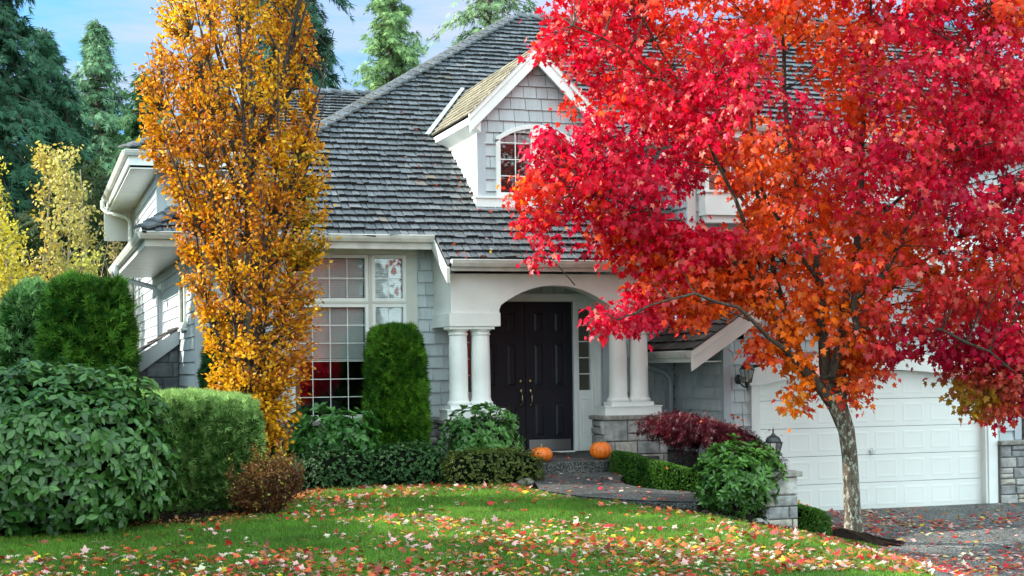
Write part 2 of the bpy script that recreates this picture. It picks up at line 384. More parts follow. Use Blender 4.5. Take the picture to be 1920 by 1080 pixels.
# ------------------------------------------------------------------ surfaces made of pieces
def intervals(poly, v):
    xs_ = []
    for i in range(len(poly)):
        (u0, v0), (u1, v1) = poly[i], poly[(i+1) % len(poly)]
        if (v0 <= v) != (v1 <= v): xs_.append(u0+(u1-u0)*(v-v0)/(v1-v0))
    xs_.sort(); return [(xs_[i], xs_[i+1]) for i in range(0, len(xs_)-1, 2)]
def cut(iv, holes, v):
    for (a0, a1, b0, b1) in holes:
        if b0 < v < b1:
            out = []
            for (s, e) in iv:
                if a1 <= s or a0 >= e: out.append((s, e)); continue
                if a0 > s: out.append((s, a0))
                if a1 < e: out.append((a1, e))
            iv = out
    return iv
def pieces(mb, O, U, V, N, poly, expo, w0, w1, th, holes=(), gap=.009, jit=.006, wob=.0, lift=0., seed=1, ends=None):
    r = random.Random(seed); O, U, V, N = map(Vector, (O, U, V, N))
    vmin = min(p[1] for p in poly); vmax = max(p[1] for p in poly)
    k = int((vmax-vmin)/expo+.999)
    for i in range(k):
        v0 = vmin+i*expo; mid = min(v0+expo*.5, vmax-1e-3)
        for (s, e) in cut(intervals(poly, mid), holes, mid):
            u = s-(r.random()*.0)
            first = True
            while u < e-.012:
                w = w0+(w1-w0)*r.random()
                if first: w *= .4+.6*r.random(); first = False
                x1 = min(u+w, e)
                if e-x1 < .03: x1 = e
                b = v0+gap-jit*r.random()*(1 if i else 0); t = min(v0+expo*1.12, vmax); d = th*(.75+.5*r.random()); q = lift
                sk = wob*(r.random()-.5)
                a = [O+U*(u+gap)+V*b+N*q, O+U*(x1)+V*(b+sk)+N*q, O+U*(x1)+V*t+N*q, O+U*(u+gap)+V*t+N*q]
                c = [a[0]+N*d, a[1]+N*(d*(1+wob*4*(r.random()-.5))), O+U*x1+V*t+N*(q+.002), O+U*(u+gap)+V*t+N*(q+.002)]
                if ends is None: mb.add(a+c, [(4, 5, 6, 7), (0, 1, 5, 4), (1, 2, 6, 5), (3, 0, 4, 7)])
                else:
                    mb.add(a+c, [(4, 5, 6, 7), (1, 2, 6, 5), (3, 0, 4, 7)]); ends.add([a[0], a[1], c[1], c[0]], [(0, 1, 2, 3)])
                u = x1
def laps(mb, O, U, V, N, poly, expo, th, holes=()):
    O, U, V, N = map(Vector, (O, U, V, N)); vmin = min(p[1] for p in poly); vmax = max(p[1] for p in poly)
    k = int((vmax-vmin)/expo+.999)
    for i in range(k):
        v0 = vmin+i*expo; t = min(v0+expo, vmax); mid = (v0+t)/2
        for (s, e) in cut(intervals(poly, mid), holes, mid):
            a = [O+U*s+V*v0, O+U*e+V*v0, O+U*e+V*t, O+U*s+V*t]; c = [a[0]+N*th, a[1]+N*th, a[2]+N*.003, a[3]+N*.003]
            mb.add(a+c, [(4, 5, 6, 7), (0, 1, 5, 4), (1, 2, 6, 5), (3, 0, 4, 7)])
def stones(mb, O, U, V, N, W, H, th=.035, hmin=.10, hmax=.26, seed=1, poly=None):
    r = random.Random(seed); O, U, V, N = map(Vector, (O, U, V, N))
    def st(u0, u1, v0, v1):
        g = .006; u0 += g; u1 -= g; v0 += g; v1 -= g
        if u1-u0 < .02 or v1-v0 < .02: return
        j = lambda: (r.random()-.5)*.012; d = th*(.6+.8*r.random()); b = .014
        if poly:
            cu, cv = (u0+u1)/2, (v0+v1)/2
            iv = intervals(poly, cv)
            if not iv: return
            u0 = max(u0, iv[0][0]); u1 = min(u1, iv[0][1])
            if u1-u0 < .03: return
        a = [O+U*u0+V*v0, O+U*u1+V*v0, O+U*u1+V*v1, O+U*u0+V*v1]
        m_ = [a[0]+N*d*.5, a[1]+N*d*.5, a[2]+N*d*.5, a[3]+N*d*.5]
        c = [O+U*(u0+b+j())+V*(v0+b+j())+N*(d+j()), O+U*(u1-b+j())+V*(v0+b+j())+N*(d+j()), O+U*(u1-b+j())+V*(v1-b+j())+N*(d+j()), O+U*(u0+b+j())+V*(v1-b+j())+N*(d+j())]
        ce = O+U*((u0+u1)/2+j()*2)+V*((v0+v1)/2+j()*2)+N*(d+.008+j())
        mb.add(a+m_+c+[ce], [(0, 1, 5, 4), (1, 2, 6, 5), (2, 3, 7, 6), (3, 0, 4, 7), (4, 5, 9, 8), (5, 6, 10, 9), (6, 7, 11, 10), (7, 4, 8, 11), (8, 9, 12), (9, 10, 12), (10, 11, 12), (11, 8, 12)])
    v = 0
    while v < H-.01:
        h = min(hmin+(hmax-hmin)*r.random(), H-v)
        if H-v-h < .06: h = H-v
        u = 0
        while u < W-.01:
            w = min(h*(.8+1.3*r.random()), W-u)
            if W-u-w < .07: w = W-u
            if h > .17 and r.random() < .3 and w > .12:
                k = .35+.3*r.random(); st(u, u+w, v, v+h*k); st(u, u+w, v+h*k, v+h)
            else: st(u, u+w, v, v+h)
            u += w
        v += h
X_, Y_, Z_ = (1, 0, 0), (0, 1, 0), (0, 0, 1); nY = (0, -1, 0); nX = (-1, 0, 0)

# ------------------------------------------------------------------ the house
XL, YD, YW, YP, YG = 2.353, 22.98, 22.60, 21.60, 21.12
house = empty('house', (7.5, 23, 0), 'grey shingled two-storey house with cedar shake roof, arched white porch and white double garage', 'house')
SL = .65; sl = sqrt(1+SL*SL); VF = (0, 1/sl, SL/sl); NF = (0, -SL/sl, 1/sl)     # front-facing roof plane
def zr(y): return 4.20+SL*(y-22.05)

# --- walls with cedar shingles facing the street
e_ = MB(); k_ = MB(); w = MB(); holesW = [(3.66-XL, 5.56-XL, 1.40, 3.97)]
# solid backing, built round the window opening
w.box(XL, 3.68, YW+.02, YW+.16, .3, 4.08).box(5.54, 6.40, YW+.02, YW+.16, .3, 4.08).box(3.68, 5.54, YW+.021, YW+.159, .3, 1.42).box(3.68, 5.54, YW+.021, YW+.159, 3.95, 4.08)
k_.box(6.26, 6.40, YW+.16, YD, .5, 4.08)
pieces(w, (XL, YW+.02, 0), X_, Z_, nY, [(0, 1.46), (4.04, 1.46), (4.04, 4.06), (0, 4.06)], .187, .13, .26, .030, holesW, seed=2, ends=e_)
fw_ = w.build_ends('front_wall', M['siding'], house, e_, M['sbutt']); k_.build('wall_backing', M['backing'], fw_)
w = MB(); k_ = MB(); e_ = MB()
k_.box(6.40, 6.42, YD+.02, YD+.16, .5, 4.0).box(8.80, 10.12, YD+.02, YD+.16, .3, 4.3).box(6.42, 8.80, YD+.021, YD+.159, 3.34, 4.0)
pieces(w, (8.80, YD+.02, 0), X_, Z_, nY, [(0, .66), (1.28, .66), (1.28, 4.2), (0, 4.2)], .187, .13, .26, .030, seed=3, ends=e_)
pieces(w, (6.40, YD+.02, 0), X_, Z_, nY, [(0, 3.36), (2.40, 3.36), (2.40, 3.75), (0, 3.75)], .187, .13, .26, .030, seed=4, ends=e_)
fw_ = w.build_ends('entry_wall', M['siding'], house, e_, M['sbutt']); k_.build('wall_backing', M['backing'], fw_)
# dark room behind the big window
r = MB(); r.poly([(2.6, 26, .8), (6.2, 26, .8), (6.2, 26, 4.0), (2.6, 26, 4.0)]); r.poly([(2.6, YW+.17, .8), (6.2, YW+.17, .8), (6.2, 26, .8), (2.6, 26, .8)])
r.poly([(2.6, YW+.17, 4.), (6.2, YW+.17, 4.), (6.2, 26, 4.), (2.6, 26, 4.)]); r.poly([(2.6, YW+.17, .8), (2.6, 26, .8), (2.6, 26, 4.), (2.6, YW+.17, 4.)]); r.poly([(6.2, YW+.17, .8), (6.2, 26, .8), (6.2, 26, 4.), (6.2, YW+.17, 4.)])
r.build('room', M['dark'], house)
cu = MB()
for i in range(14):
    x = 3.78+i*.011; cu.box(x, x+.006, YW+.30+.02*(i % 2), YW+.33+.02*(i % 2), 1.5, 2.36)
cu.build('curtain', plain('curtain_cloth', (.55, .50, .30), .8), house)

# --- left side wall: lap boards
s = MB(); s.box(XL+.02, XL+.16, YW+.165, 35.6, .2, 4.15); s.box(XL+.021, XL+.159, 29.3, 35.6, 4.14, 6.0)
laps(s, (XL+.02, 35.6, 0), (0, -1, 0), Z_, nX, [(0, .3), (13.0, .3), (13.0, 4.1), (6.3, 4.1), (6.3, 5.95), (0, 5.95)], .187, .022)
s.build('side_wall', M['lap'], house)
s = MB(); s.box(XL+.16, 9.0, 29.32, 29.46, 4.3, 6.0)
laps(s, (XL+.1, 29.32, 0), X_, Z_, nY, [(0, 4.4), (6.5, 4.4), (6.5, 5.95), (0, 5.95)], .187, .022)
s.build('upper_wall', M['lap'], house)
c = MB(); c.box(XL-.012, XL+.115, YW-.022, YW+.10, .3, 4.05); c.box(XL-.012, XL+.13, 35.45, 35.62, .3, 5.95); c.box(XL-.013, XL+.16, 29.28, 29.42, 4.2, 5.95)
c.box(10.075, 10.20, YG-.022, YG+.10, .3, 2.55); c.box(15.24, 15.37, YG-.022, YG+.10, .93, 2.6); c.box(8.84, 8.93, YD-.02, YD+.01, .84, 3.5); c.box(9.08,9.22,YD-.022,YD+.01,.84,3.5)
c.pieces_apart('corner_board', M['trimgrey'], house, .004)
# small side windows (thin white casings)
for (y, z0, z1) in ((28.62, 3.02, 3.72), (24.45, 2.98, 3.85)):
    f = MB(); f.box(XL-.03, XL+.03, y-.42, y-.32, z0-.08, z1+.1).box(XL-.03, XL+.03, y+.32, y+.42, z0-.08, z1+.1).box(XL-.031, XL+.03, y-.32, y+.32, z0-.09, z0).box(XL-.031, XL+.03, y-.32, y+.32, z1, z1+.1).box(XL-.045, XL+.02, y-.46, y+.46, z0-.13, z0-.09)
    fo = f.build('side_window', M['white'], house, bevel=.003)
    p = MB(); p.box(XL-.012, XL-.006, y-.32, y+.32, z0, z1); p.build('pane', M['glass'], fo)

# --- stone base
b = MB(); b.box(XL+.03, 6.42, YW-.02, YW+.015, .25, 1.38)
mo = b.build('stone_backing', M['mortar'], house)
st = MB(); stones(st, (XL+.13, YW-.02, .35), X_, Z_, nY, 3.9, 1.03, seed=5)
st.build('stone_base', M['stone'], house)
lg = MB(); lg.box(XL+.1, 6.3, YW-.11, YW+.016, 1.375, 1.44)
lg.build('stone_ledge', M['ledge'], house, bevel=.012)

# --- big window group
def window(x0, x1, z0, z1, y, cols, rows, blind=None, name='window', arch=None, fr=.05):
    f = MB(); f.box(x0-fr, x0, y, y+.09, z0-fr, z1+fr).box(x1, x1+fr, y, y+.09, z0-fr, z1+fr).box(x0, x1, y+.001, y+.089, z0-fr, z0).box(x0, x1, y+.001, y+.089, z1, z1+fr)
    fo = f.build(name, M['white'], house, bevel=.004)
    p = MB(); p.box(x0, x1, y+.055, y+.061, z0, z1); p.build('pane', M['glass'], fo)
    m = MB(); t = .0055
    for i in range(1, cols): xx = x0+(x1-x0)*i/cols; m.box(xx-t, xx+t, y+.045, y+.054, z0, z1)
    for i in range(1, rows): zz = z0+(z1-z0)*i/rows; m.box(x0, x1, y+.0452, y+.0538, zz-t, zz+t)
    m.build('muntins', M['white'], fo)
    if blind is not None:
        q = MB(); z = z1-.01
        while z > blind:
            q.hexa([(x0+.01, y+.110, z-.034), (x1-.01, y+.110, z-.034), (x1-.01, y+.135, z), (x0+.01, y+.135, z)], [(x0+.01, y+.112, z-.032), (x1-.01, y+.112, z-.032), (x1-.01, y+.137, z+.002), (x0+.01, y+.137, z+.002)]); z -= .036
        q.box(x0+.01, x1-.01, y+.11, y+.16, blind-.03, blind-.005)
        q.build('blind', M['blind'], fo)
    return fo
wy = YW-.035
window(3.80, 4.87, 3.28, 3.885, wy, 4, 2, 3.30); window(5.025, 5.455, 3.28, 3.885, wy, 2, 2, 3.30)
window(3.80, 4.87, 1.53, 3.145, wy, 4, 6, 2.38); window(5.025, 5.455, 1.53, 3.145, wy, 2, 6, 1.56)
f = MB(); f.box(3.60, 3.75, YW-.045, YW+.02, 1.44, 3.99).box(5.505, 5.68, YW-.03, YW+.02, 1.45, 4.0).box(4.921, 4.974, YW-.042, YW+.05, 1.48, 3.93).box(3.75, 5.505, YW-.041, YW+.05, 3.196, 3.229).box(3.60, 5.68, YW-.052, YW+.02, 3.94, 4.06).box(3.56, 5.56, YW-.09, YW+.02, 1.441, 1.48)
f.build('window_casing', M['creamtrim'], house, bevel=.004)

# --- front doors, sidelights
YF = YD
def door_leaf(x0, x1, flip):
    d = MB(); d.box(x0, x1, YF+.03, YF+.075, .87, 3.24)
    wd = x1-x0; cols = [(x0+.105*wd/.8, x0+.345*wd/.8), (x0+.455*wd/.8, x0+.695*wd/.8)]
    for (a, b_) in cols:
        for (p, q) in ((1.07, 1.66), (1.87, 2.62), (2.72, 3.12)):
            # raised panel with a moulded rim
            d.box(a, b_, YF+.022, YF+.03, p, p+.022).box(a, b_, YF+.022, YF+.03, q-.022, q).box(a, a+.022, YF+.0222, YF+.03, p+.022, q-.022).box(b_-.022, b_, YF+.0222, YF+.03, p+.022, q-.022)
            i = .05; d.hexa([(a+i, YF+.03, p+i), (b_-i, YF+.03, p+i), (b_-i, YF+.03, q-i), (a+i, YF+.03, q-i)], [(a+i+.03, YF+.018, p+i+.03), (b_-i-.03, YF+.018, p+i+.03), (b_-i-.03, YF+.018, q-i-.03), (a+i+.03, YF+.018, q-i-.03)])
    o = d.build('front_door', M['door'], house, bevel=.003)
    k = MB(); k.box(x0+.045, x1-.045, YF+.024, YF+.029, .885, 1.055); k.build('kick_plate', M['steel'], o)
    hx = x1-.075 if flip else x0+.075
    h = MB(); h.box(hx-.026, hx+.026, YF+.018, YF+.03, 1.60+.0, 1.60+.0+.001)
    h = MB()
    h.lathe((0, 0, 0), [(0, 0), (.032, 0), (.034, .008), (.022, .016), (.014, .024)], 18)
    # rosette turned to face the street, plus thumb plate and grip
    h.v = [(hx+x, YF+.028-z, 1.985+y*1.25) for (x, y, z) in h.v]
    h.build('deadbolt', M['brass'], o, True); h = MB()
    h.tube([(hx, YF+.026, 1.86), (hx, YF+.020, 1.85), (hx, YF+.018, 1.81), (hx, YF+.026, 1.78)], [.024, .030, .028, .016], 12)
    h.tube([(hx, YF+.02, 1.80), (hx, YF-.03, 1.79), (hx, YF-.05, 1.74), (hx, YF-.05, 1.66), (hx, YF-.03, 1.61), (hx, YF+.024, 1.60)], [.011, .012, .014, .013, .011, .011], 10)
    h.tube([(hx, YF+.028, 1.635), (hx, YF+.016, 1.615), (hx, YF+.016, 1.595), (hx, YF+.028, 1.575)], [.012, .022, .022, .010], 10)
    h.build('handle', M['brass'], o, True)
door_leaf(6.745, 7.533, True); door_leaf(7.543, 8.332, False)
f = MB()
f.box(6.68, 6.742, YF-.03, YF+.10, .86, 3.25).box(8.335, 8.40, YF-.03, YF+.10, .86, 3.25).box(6.25, 8.80, YF-.035, YF+.10, 3.25, 3.36).box(6.25, 8.80, YF-.055, YF-.03, 3.335, 3.375)
f.box(6.742, 8.335, YF-.05, YF+.10, .845, .868)
for sx in (1, -1):
    c0 = 7.538
    X = lambda a: c0+sx*(a-c0)
    bx = lambda a, b_, y0, y1, z0, z1: f.box(min(X(a), X(b_)), max(X(a), X(b_)), y0, y1, z0, z1)
    bx(8.40, 8.435, YF+.0, YF+.09, .86, 3.25); bx(8.635, 8.67, YF+.0, YF+.09, .86, 3.25); bx(8.435, 8.635, YF+.001, YF+.09, 3.13, 3.25); bx(8.435, 8.635, YF+.001, YF+.09, .86, 1.83)
    bx(8.67, 8.80, YF-.04, YF+.09, .845, 3.25); bx(8.69, 8.715, YF-.052, YF-.04, .845, 3.25); bx(8.755, 8.78, YF-.052, YF-.04, .845, 3.25)
    bx(8.452, 8.47, YF-.008, YF+.001, 1.08, 1.70); bx(8.60, 8.618, YF-.008, YF+.001, 1.08, 1.70); bx(8.47, 8.60, YF-.0078, YF+.001, 1.08, 1.098); bx(8.47, 8.60, YF-.0078, YF+.001, 1.682, 1.70)
    bx(8.495, 8.575, YF-.005, YF+.001, 1.13, 1.65)
fd = f.build('door_surround', M['white'], house, bevel=.003)
for sx in (1, -1):
    a, b_ = 7.538+sx*(8.435-7.538), 7.538+sx*(8.635-7.538); a, b_ = min(a, b_), max(a, b_)
    p = MB(); p.box(a, b_, YF+.04, YF+.046, 1.83, 3.13); po = p.build('sidelight', M['glass'], house)
    p = MB(); 
    for i in range(1, 5): zz = 1.83+1.30*i/5; p.box(a, b_, YF+.03, YF+.04, zz-.008, zz+.008)
    p.pieces_apart('muntin', M['white'], po)
p = MB(); p.box(6.42, 8.66, YF+.095, YF+.105, .84, 3.26); p.build('hall', M['room'], house)

# --- porch: beam with arch, columns, piers
b = MB()
xl, xr_, ac, ar, asp, atop = 5.94, 9.20, 7.565, .88, 3.03, 3.43
zt = 3.60; y0, y1 = YP, YP+.30
def az(x, r0, z0, z1):      # flat elliptic-ish arch
    t = abs(x-ac)/r0
    return z0+(z1-z0)*(1-t**2.1) if t < 1 else z0
nseg = 40; X = [ac-ar+2*ar*i/nseg for i in range(nseg+1)]
b.box(xl, ac-ar, y0, y1, 3.02, zt); b.box(ac+ar, xr_, y0, y1, 3.02, zt)
for i in range(nseg):
    a0, a1 = X[i], X[i+1]; za, zb = az(a0, ar, 3.12, atop), az(a1, ar, 3.12, atop)
    b.add([(a0, y0, za), (a1, y0, zb), (a1, y0, zt), (a0, y0, zt), (a0, y1, za), (a1, y1, zb), (a1, y1, zt), (a0, y1, zt)], [(0, 1, 2, 3), (5, 4, 7, 6), (0, 4, 5, 1)])
b.box(xl+.001, xl+.14, YP+.30, YW+.01, 3.0, zt+.4)           # left return of the beam
b.box(xr_-.14, xr_-.001, YP+.30, YD, 3.0, zt)
b.box(xl, xl+.15, YW-.16, YW-.05, 2.84, 3.8)
b.build('porch_beam', M['white'], house, bevel=.004)
# raised band round the arch
b = MB(); R2 = ar+.17
nseg = 44; X = [ac-R2+2*R2*i/nseg for i in range(nseg+1)]
for i in range(nseg):
    a0, a1 = X[i], X[i+1]
    t0, t1 = az(a0, R2, 3.09, atop+.145), az(a1, R2, 3.09, atop+.145)
    l0 = az(a0, ar, 3.12, atop) if abs(a0-ac) < ar else 3.02; l1 = az(a1, ar, 3.12, atop) if abs(a1-ac) < ar else 3.02
    b.add([(a0, y0-.014, l0), (a1, y0-.014, l1), (a1, y0-.014, t1), (a0, y0-.014, t0), (a0, y0, l0), (a1, y0, l1), (a1, y0, t1), (a0, y0, t0)], [(0, 1, 2, 3), (3, 2, 6, 7), (0, 4, 5, 1)])
b.add([(ac-R2, y0-.014, 3.02), (ac-R2, y0, 3.02), (ac-R2, y0, 3.09), (ac-R2, y0-.014, 3.09)], [(0, 1, 2, 3)])
b.build('arch_band', M['white'], house)
b = MB()
for (a, c_) in ((xl-.035, 6.69), (8.43, xr_+.035)):
    b.box(a, c_, YP-.035, YP+.335, 2.82, 3.02)
b.box(xl-.034, xl+.17, YP+.335, YW+.01, 2.821, 3.019); b.box(xr_-.17, xr_+.034, YP+.335, YD, 2.821, 3.019)
b.pieces_apart('beam_base', M['white'], house, .006)
b = MB(); b.box(xl+.1, xr_-.1, YP+.29, YD+.02, 3.56, 3.6); b.build('porch_ceiling', M['creamtrim'], house)
prof = [(.175, 0), (.178, .03), (.165, .05), (.150, .062), (.150, .085), (.142, .10), (.142, .40), (.140, .7), (.132, 1.02), (.130, 1.025), (.146, 1.035), (.150, 1.05), (.134, 1.062), (.134, 1.085), (.152, 1.095), (.165, 1.115)]
for cx in (6.085, 6.432, 8.617, 8.965):
    cy = YP+.16
    c = MB(); c.lathe((cx, cy, 1.662), prof, 40)
    co = c.build('porch_column', M['white'], house, True)
    k = MB(); k.box(cx-.172, cx+.172, cy-.172, cy+.172, 2.777, 2.82).box(cx-.172, cx+.172, cy-.172, cy+.172, 1.60, 1.662); k.pieces_apart('plinth', M['white'], co, .004)
for (a, c_) in ((5.85, 6.73), (8.32, 9.24)):
    k = MB(); k.box(a, c_, YP-.06, YP+.38, 1.46, 1.60).box(a-.012, c_+.012, YP-.072, YP+.392, 1.585, 1.602); k.build('pedestal', M['white'], house, bevel=.004)
for (a, c_, sd) in ((5.80, 6.78, 21), (8.265, 9.30, 24)):
    k = MB(); k.box(a+.03, c_-.03, YP-.12, YP+.40, .40, 1.40)
    mo = k.build('pier', M['mortar'], house)
    q = MB(); stones(q, (a+.0, YP-.12, .60), X_, Z_, nY, c_-a, .795, hmin=.12, hmax=.33, seed=sd); stones(q, (a+.03, YP+.40, .60), (0, -1, 0), Z_, nX, .52, .795, seed=sd+1, hmin=.12, hmax=.33)
    q.build('pier_stones', M['stone'], mo)
    q = MB(); q.box(a-.035, c_+.035, YP-.19, YP+.44, 1.395, 1.46); q.build('pier_cap', M['ledge'], mo, bevel=.012)

# house number on the entry wall
n_ = MB(); n_.tube([(8.985, YD-.03, 1.96), (8.995, YD-.03, 1.93), (8.985, YD-.03, 1.90), (8.99, YD-.03, 1.86)], [.008, .010, .008, .006], 6); n_.build('wall_hook', M['black'], house)
# ------------------------------------------------------------------ roofs
def v_of(y, y0): return (y-y0)*sl
y0r = 21.25
pm = [(5.80, 21.25), (10.02, 21.25), (10.02, 25.22), (14.1, 29.3), (13.1, 30.3), (9.8, 30.3), (1.53, 22.05), (5.80, 22.05)]
rf = MB(); e_ = MB()
pieces(rf, (0, y0r, zr(y0r)), X_, VF, NF, [(x, v_of(y, y0r)) for x, y in pm], .215, .085, .20, .044, gap=.016, jit=.022, wob=.035, seed=7, ends=e_)
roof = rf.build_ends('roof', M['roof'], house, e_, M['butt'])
u_ = MB()
def rp(x, y, d=0): return (x, y-d*SL/sl*-1*0, zr(y)-.012-d)
u_.poly([rp(5.80, 21.27), rp(10.02, 21.27), rp(10.02, 25.22), rp(14.1, 29.3), rp(13.1, 30.3), rp(9.8, 30.3), rp(1.55, 22.07), rp(5.80, 22.07)][::1])
u_.poly([(1.53, 22.05, 4.17), (9.8, 30.3, 9.54), (9.8, 31.0, 9.54), (1.53, 31.0, 4.17)])       # slope facing the garden side
u_.poly([(13.1, 30.3, 9.54), (9.8, 30.3, 9.54), (9.8, 38, 4.5), (20.7, 38, 4.5)]); u_.poly([(13.1, 30.3, 9.54), (20.7, 38, 4.5), (20.7, 22.6, 4.5)])
u_.build('roof_deck', M['under'], roof)
def caps(name, A, B, da, db, parent, w_=.165, step=.26, mat=None, lift=.02):
    A, B = Vector(A), Vector(B); d = (B-A); L_ = d.length; d.normalize(); da, db = Vector(da).normalized(), Vector(db).normalized(); up = -(da+db).normalized()
    m = MB(); r = random.Random(4); k = int(L_/step)
    for i in range(k):
        s0 = A+d*(i*step); s1 = A+d*min(i*step+step*1.25, L_)
        h0, h1 = lift+.085, lift+.03; ww = w_*(.92+.16*r.random())
        for dd in (da, db):
            q = [s0+up*h0, s0+dd*ww+up*h0, s1+dd*ww*.97+up*h1, s1+up*h1]
            lo = [p-up*.035 for p in q]
            m.hexa(lo, q)
    return m.build(name, mat or M['roof'], parent)
cA, cB = (1.53, 22.05, 4.20), (9.8, 30.32, 9.57)
caps('hip_cap', cA, cB, (1, -.0, .0-0.001) if False else Vector((1, -1, 0)).normalized()*.9+Vector((0, 0, -.29)), Vector((-1, 1, 0)).normalized()*.9+Vector((0, 0, -.29)), roof)
caps('ridge_cap', (9.8, 30.3, 9.57), (13.1, 30.3, 9.57), (0, -1, -.65), (0, 1, -.65), roof)

# upper rear-left roof
PU = .48; su = sqrt(1+PU*PU)
rf = MB(); e_ = MB()
pieces(rf, (0, 28.75, 6.30), X_, (0, 1/su, PU/su), (0, -PU/su, 1/su), [(1.73, 0), (9.6, 0), (9.6, 4.11*su), (5.84, 4.11*su)], .215, .085, .20, .044, gap=.016, jit=.022, wob=.035, seed=8, ends=e_)
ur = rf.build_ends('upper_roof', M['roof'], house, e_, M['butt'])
m = MB(); m.poly([(1.74, 28.77, 6.29), (9.6, 28.77, 6.29), (9.6, 32.86, 8.255), (5.84, 32.86, 8.255)]); m.poly([(1.73, 28.75, 6.28), (5.84, 32.86, 8.25), (1.73, 36.97, 6.28)]); m.poly([(5.84, 32.86, 8.25), (9.6, 32.86, 8.25), (9.6, 36.97, 6.28), (1.73, 36.97, 6.28)])
m.build('roof_deck', M['under'], ur)
caps('hip_cap', (1.73, 28.75, 6.30), (5.84, 32.86, 8.27), (1, -1, -.25), (-1, 1, -.25), ur)
caps('ridge_cap', (5.84, 32.86, 8.27), (9.6, 32.86, 8.27), (0, -1, -.48), (0, 1, -.48), ur)

# gutters, fascias, soffits
GP = [(0, 0), (.105, 0), (.112, -.012), (.105, -.03), (.098, -.055), (.07, -.105), (0, -.11)]
def gut_x(x0, x1, y, zt, parent=house):
    m = MB(); m.extr([(x0, y-a, zt+b) for a, b in GP], (x1-x0, 0, 0)); o = m.build('gutter', M['gutter'], parent); return o
def gut_y(x, y0, y1, zt, s=-1, parent=house):
    m = MB(); m.extr([(x+s*a, y0, zt+b) for a, b in GP], (0, y1-y0, 0)); o = m.build('gutter', M['gutter'], parent); return o
gut_x(1.53, 5.80, 22.06, 4.195); gut_y(1.60, 22.06, 30.1, 4.194)
f = MB(); f.box(1.60, 5.80, 22.06, 22.10, 3.985, 4.15).box(1.60, 1.64, 22.10, 30.1, 3.985, 4.15)
f.box(1.64, 5.78, 22.10, YW+.02, 4.03, 4.055).box(1.641, XL+.02, YW+.02, 30.1, 4.03, 4.055).box(1.56, 1.66, 30.1, 30.14, 3.88, 4.22)
# porch eave
f.box(5.86, 10.02, 21.30, 21.34, 3.62, 3.76).box(5.86, 10.0, 21.34, YP+.01, 3.635, 3.655)
# left rake of the porch roof
f.extr([(5.785, 22.06, 4.185), (5.785, 21.24, 3.655), (5.785, 21.24, 3.44), (5.785, 22.06, 3.97)], (.05, 0, 0))
f.extr([(10.02, 22.6, 4.53), (10.02, 21.24, 3.655), (10.02, 21.24, 3.44), (10.02, 22.6, 4.3)], (.05, 0, 0))
f.build('fascia', M['gutter'], house, bevel=.004)
gut_x(5.86, 10.0, 21.30, 3.785)
# upper eaves
gut_x(1.73, 9.0, 28.76, 6.30); gut_y(1.80, 28.76, 36.9, 6.299)
f = MB(); f.box(1.80, 9.0, 28.76, 28.80, 6.02, 6.27).box(1.80, 1.84, 28.80, 36.9, 6.02, 6.27).box(1.84, 9.0, 28.80, 29.33, 5.96, 5.985).box(1.841, XL+.02, 29.33, 36.9, 5.96, 5.985).box(1.75, XL+.1, 36.9, 36.94, 5.3, 6.1)
f.build('fascia', M['white'], house, bevel=.004)
def spout(pts, r=.038, mat='gutter'):
    m = MB(); m.tube(pts, r, 10); return m.build('downspout', M[mat], house, True)
spout([(1.70, 36.5, 6.2), (1.70, 36.5, 6.02), (1.78, 36.4, 5.92), (2.20, 35.8, 5.75), (2.27, 35.7, 5.65), (2.27, 35.7, .3)], .05)
spout([(1.50, 27.6, 4.1), (1.50, 27.6, 3.97), (1.58, 27.6, 3.86), (2.18, 27.9, 3.72), (2.27, 27.95, 3.62), (2.27, 27.95, 2.2)], .045, 'trimgrey')
spout([(9.34, 22.5, 2.34), (9.36, 22.6, 2.22), (9.86, 22.86, 2.10), (9.97, 22.9, 2.00), (9.985, 22.9, 1.90), (9.985, 22.9, .5)], .042, 'trimgrey')

# ------------------------------------------------------------------ dormer
DX, DY = 7.70, 22.90; HW = .94; apz = 7.27
dm = MB()
gab = [(DX-HW, 4.60), (DX+HW, 4.60), (DX+HW, 6.19), (DX, 7.13), (DX-HW, 6.19)]
e_ = MB(); k_ = MB(); k_.extr([(x, DY+.02, z) for x, z in gab], (0, .10, 0))
pieces(dm, (0, DY+.02, 0), X_, Z_, nY, gab, .187, .13, .30, .030, [(DX-.62, DX+.62, 4.8, 5.80)], seed=12, ends=e_)
dormer = dm.build_ends('dormer', M['siding'], house, e_, M['sbutt']); k_.build('wall_backing', M['backing'], dormer)
dm = MB()
for s in (1, -1):
    x = DX+s*(HW-.02)
    dm = MB(); dm.extr([(x, DY+.12, 4.6), (x, DY+.12, 6.10), (x, 25.1, 6.10)], (-s*.08, 0, 0))
    if s > 0: dm.build('cheek', M['white'], dormer)
laps(dm, (DX-HW+.02, 27, 0), (0, -1, 0), Z_, nX, [(4.10, 4.72), (4.10, 6.1), (27-25.0, 6.1)], .187, .020)
dm.build('cheek', M['white'], dormer)
dm = MB()
dm.box(DX-HW-.01, DX-HW+.13, DY-.012, DY+.10, 4.88, 6.06).box(DX+HW-.13, DX+HW+.01, DY-.012, DY+.10, 4.88, 6.06)
dm.pieces_apart('corner_board', M['trimgrey'], dormer)
dm = MB()
dm.box(DX-HW-.05, DX+HW+.05, DY-.05, DY+.12, 4.70, 4.88).box(DX-HW-.07, DX+HW+.07, DY-.075, DY+.12, 4.865, 4.895)
rw = 1.13; yb = DY-.22
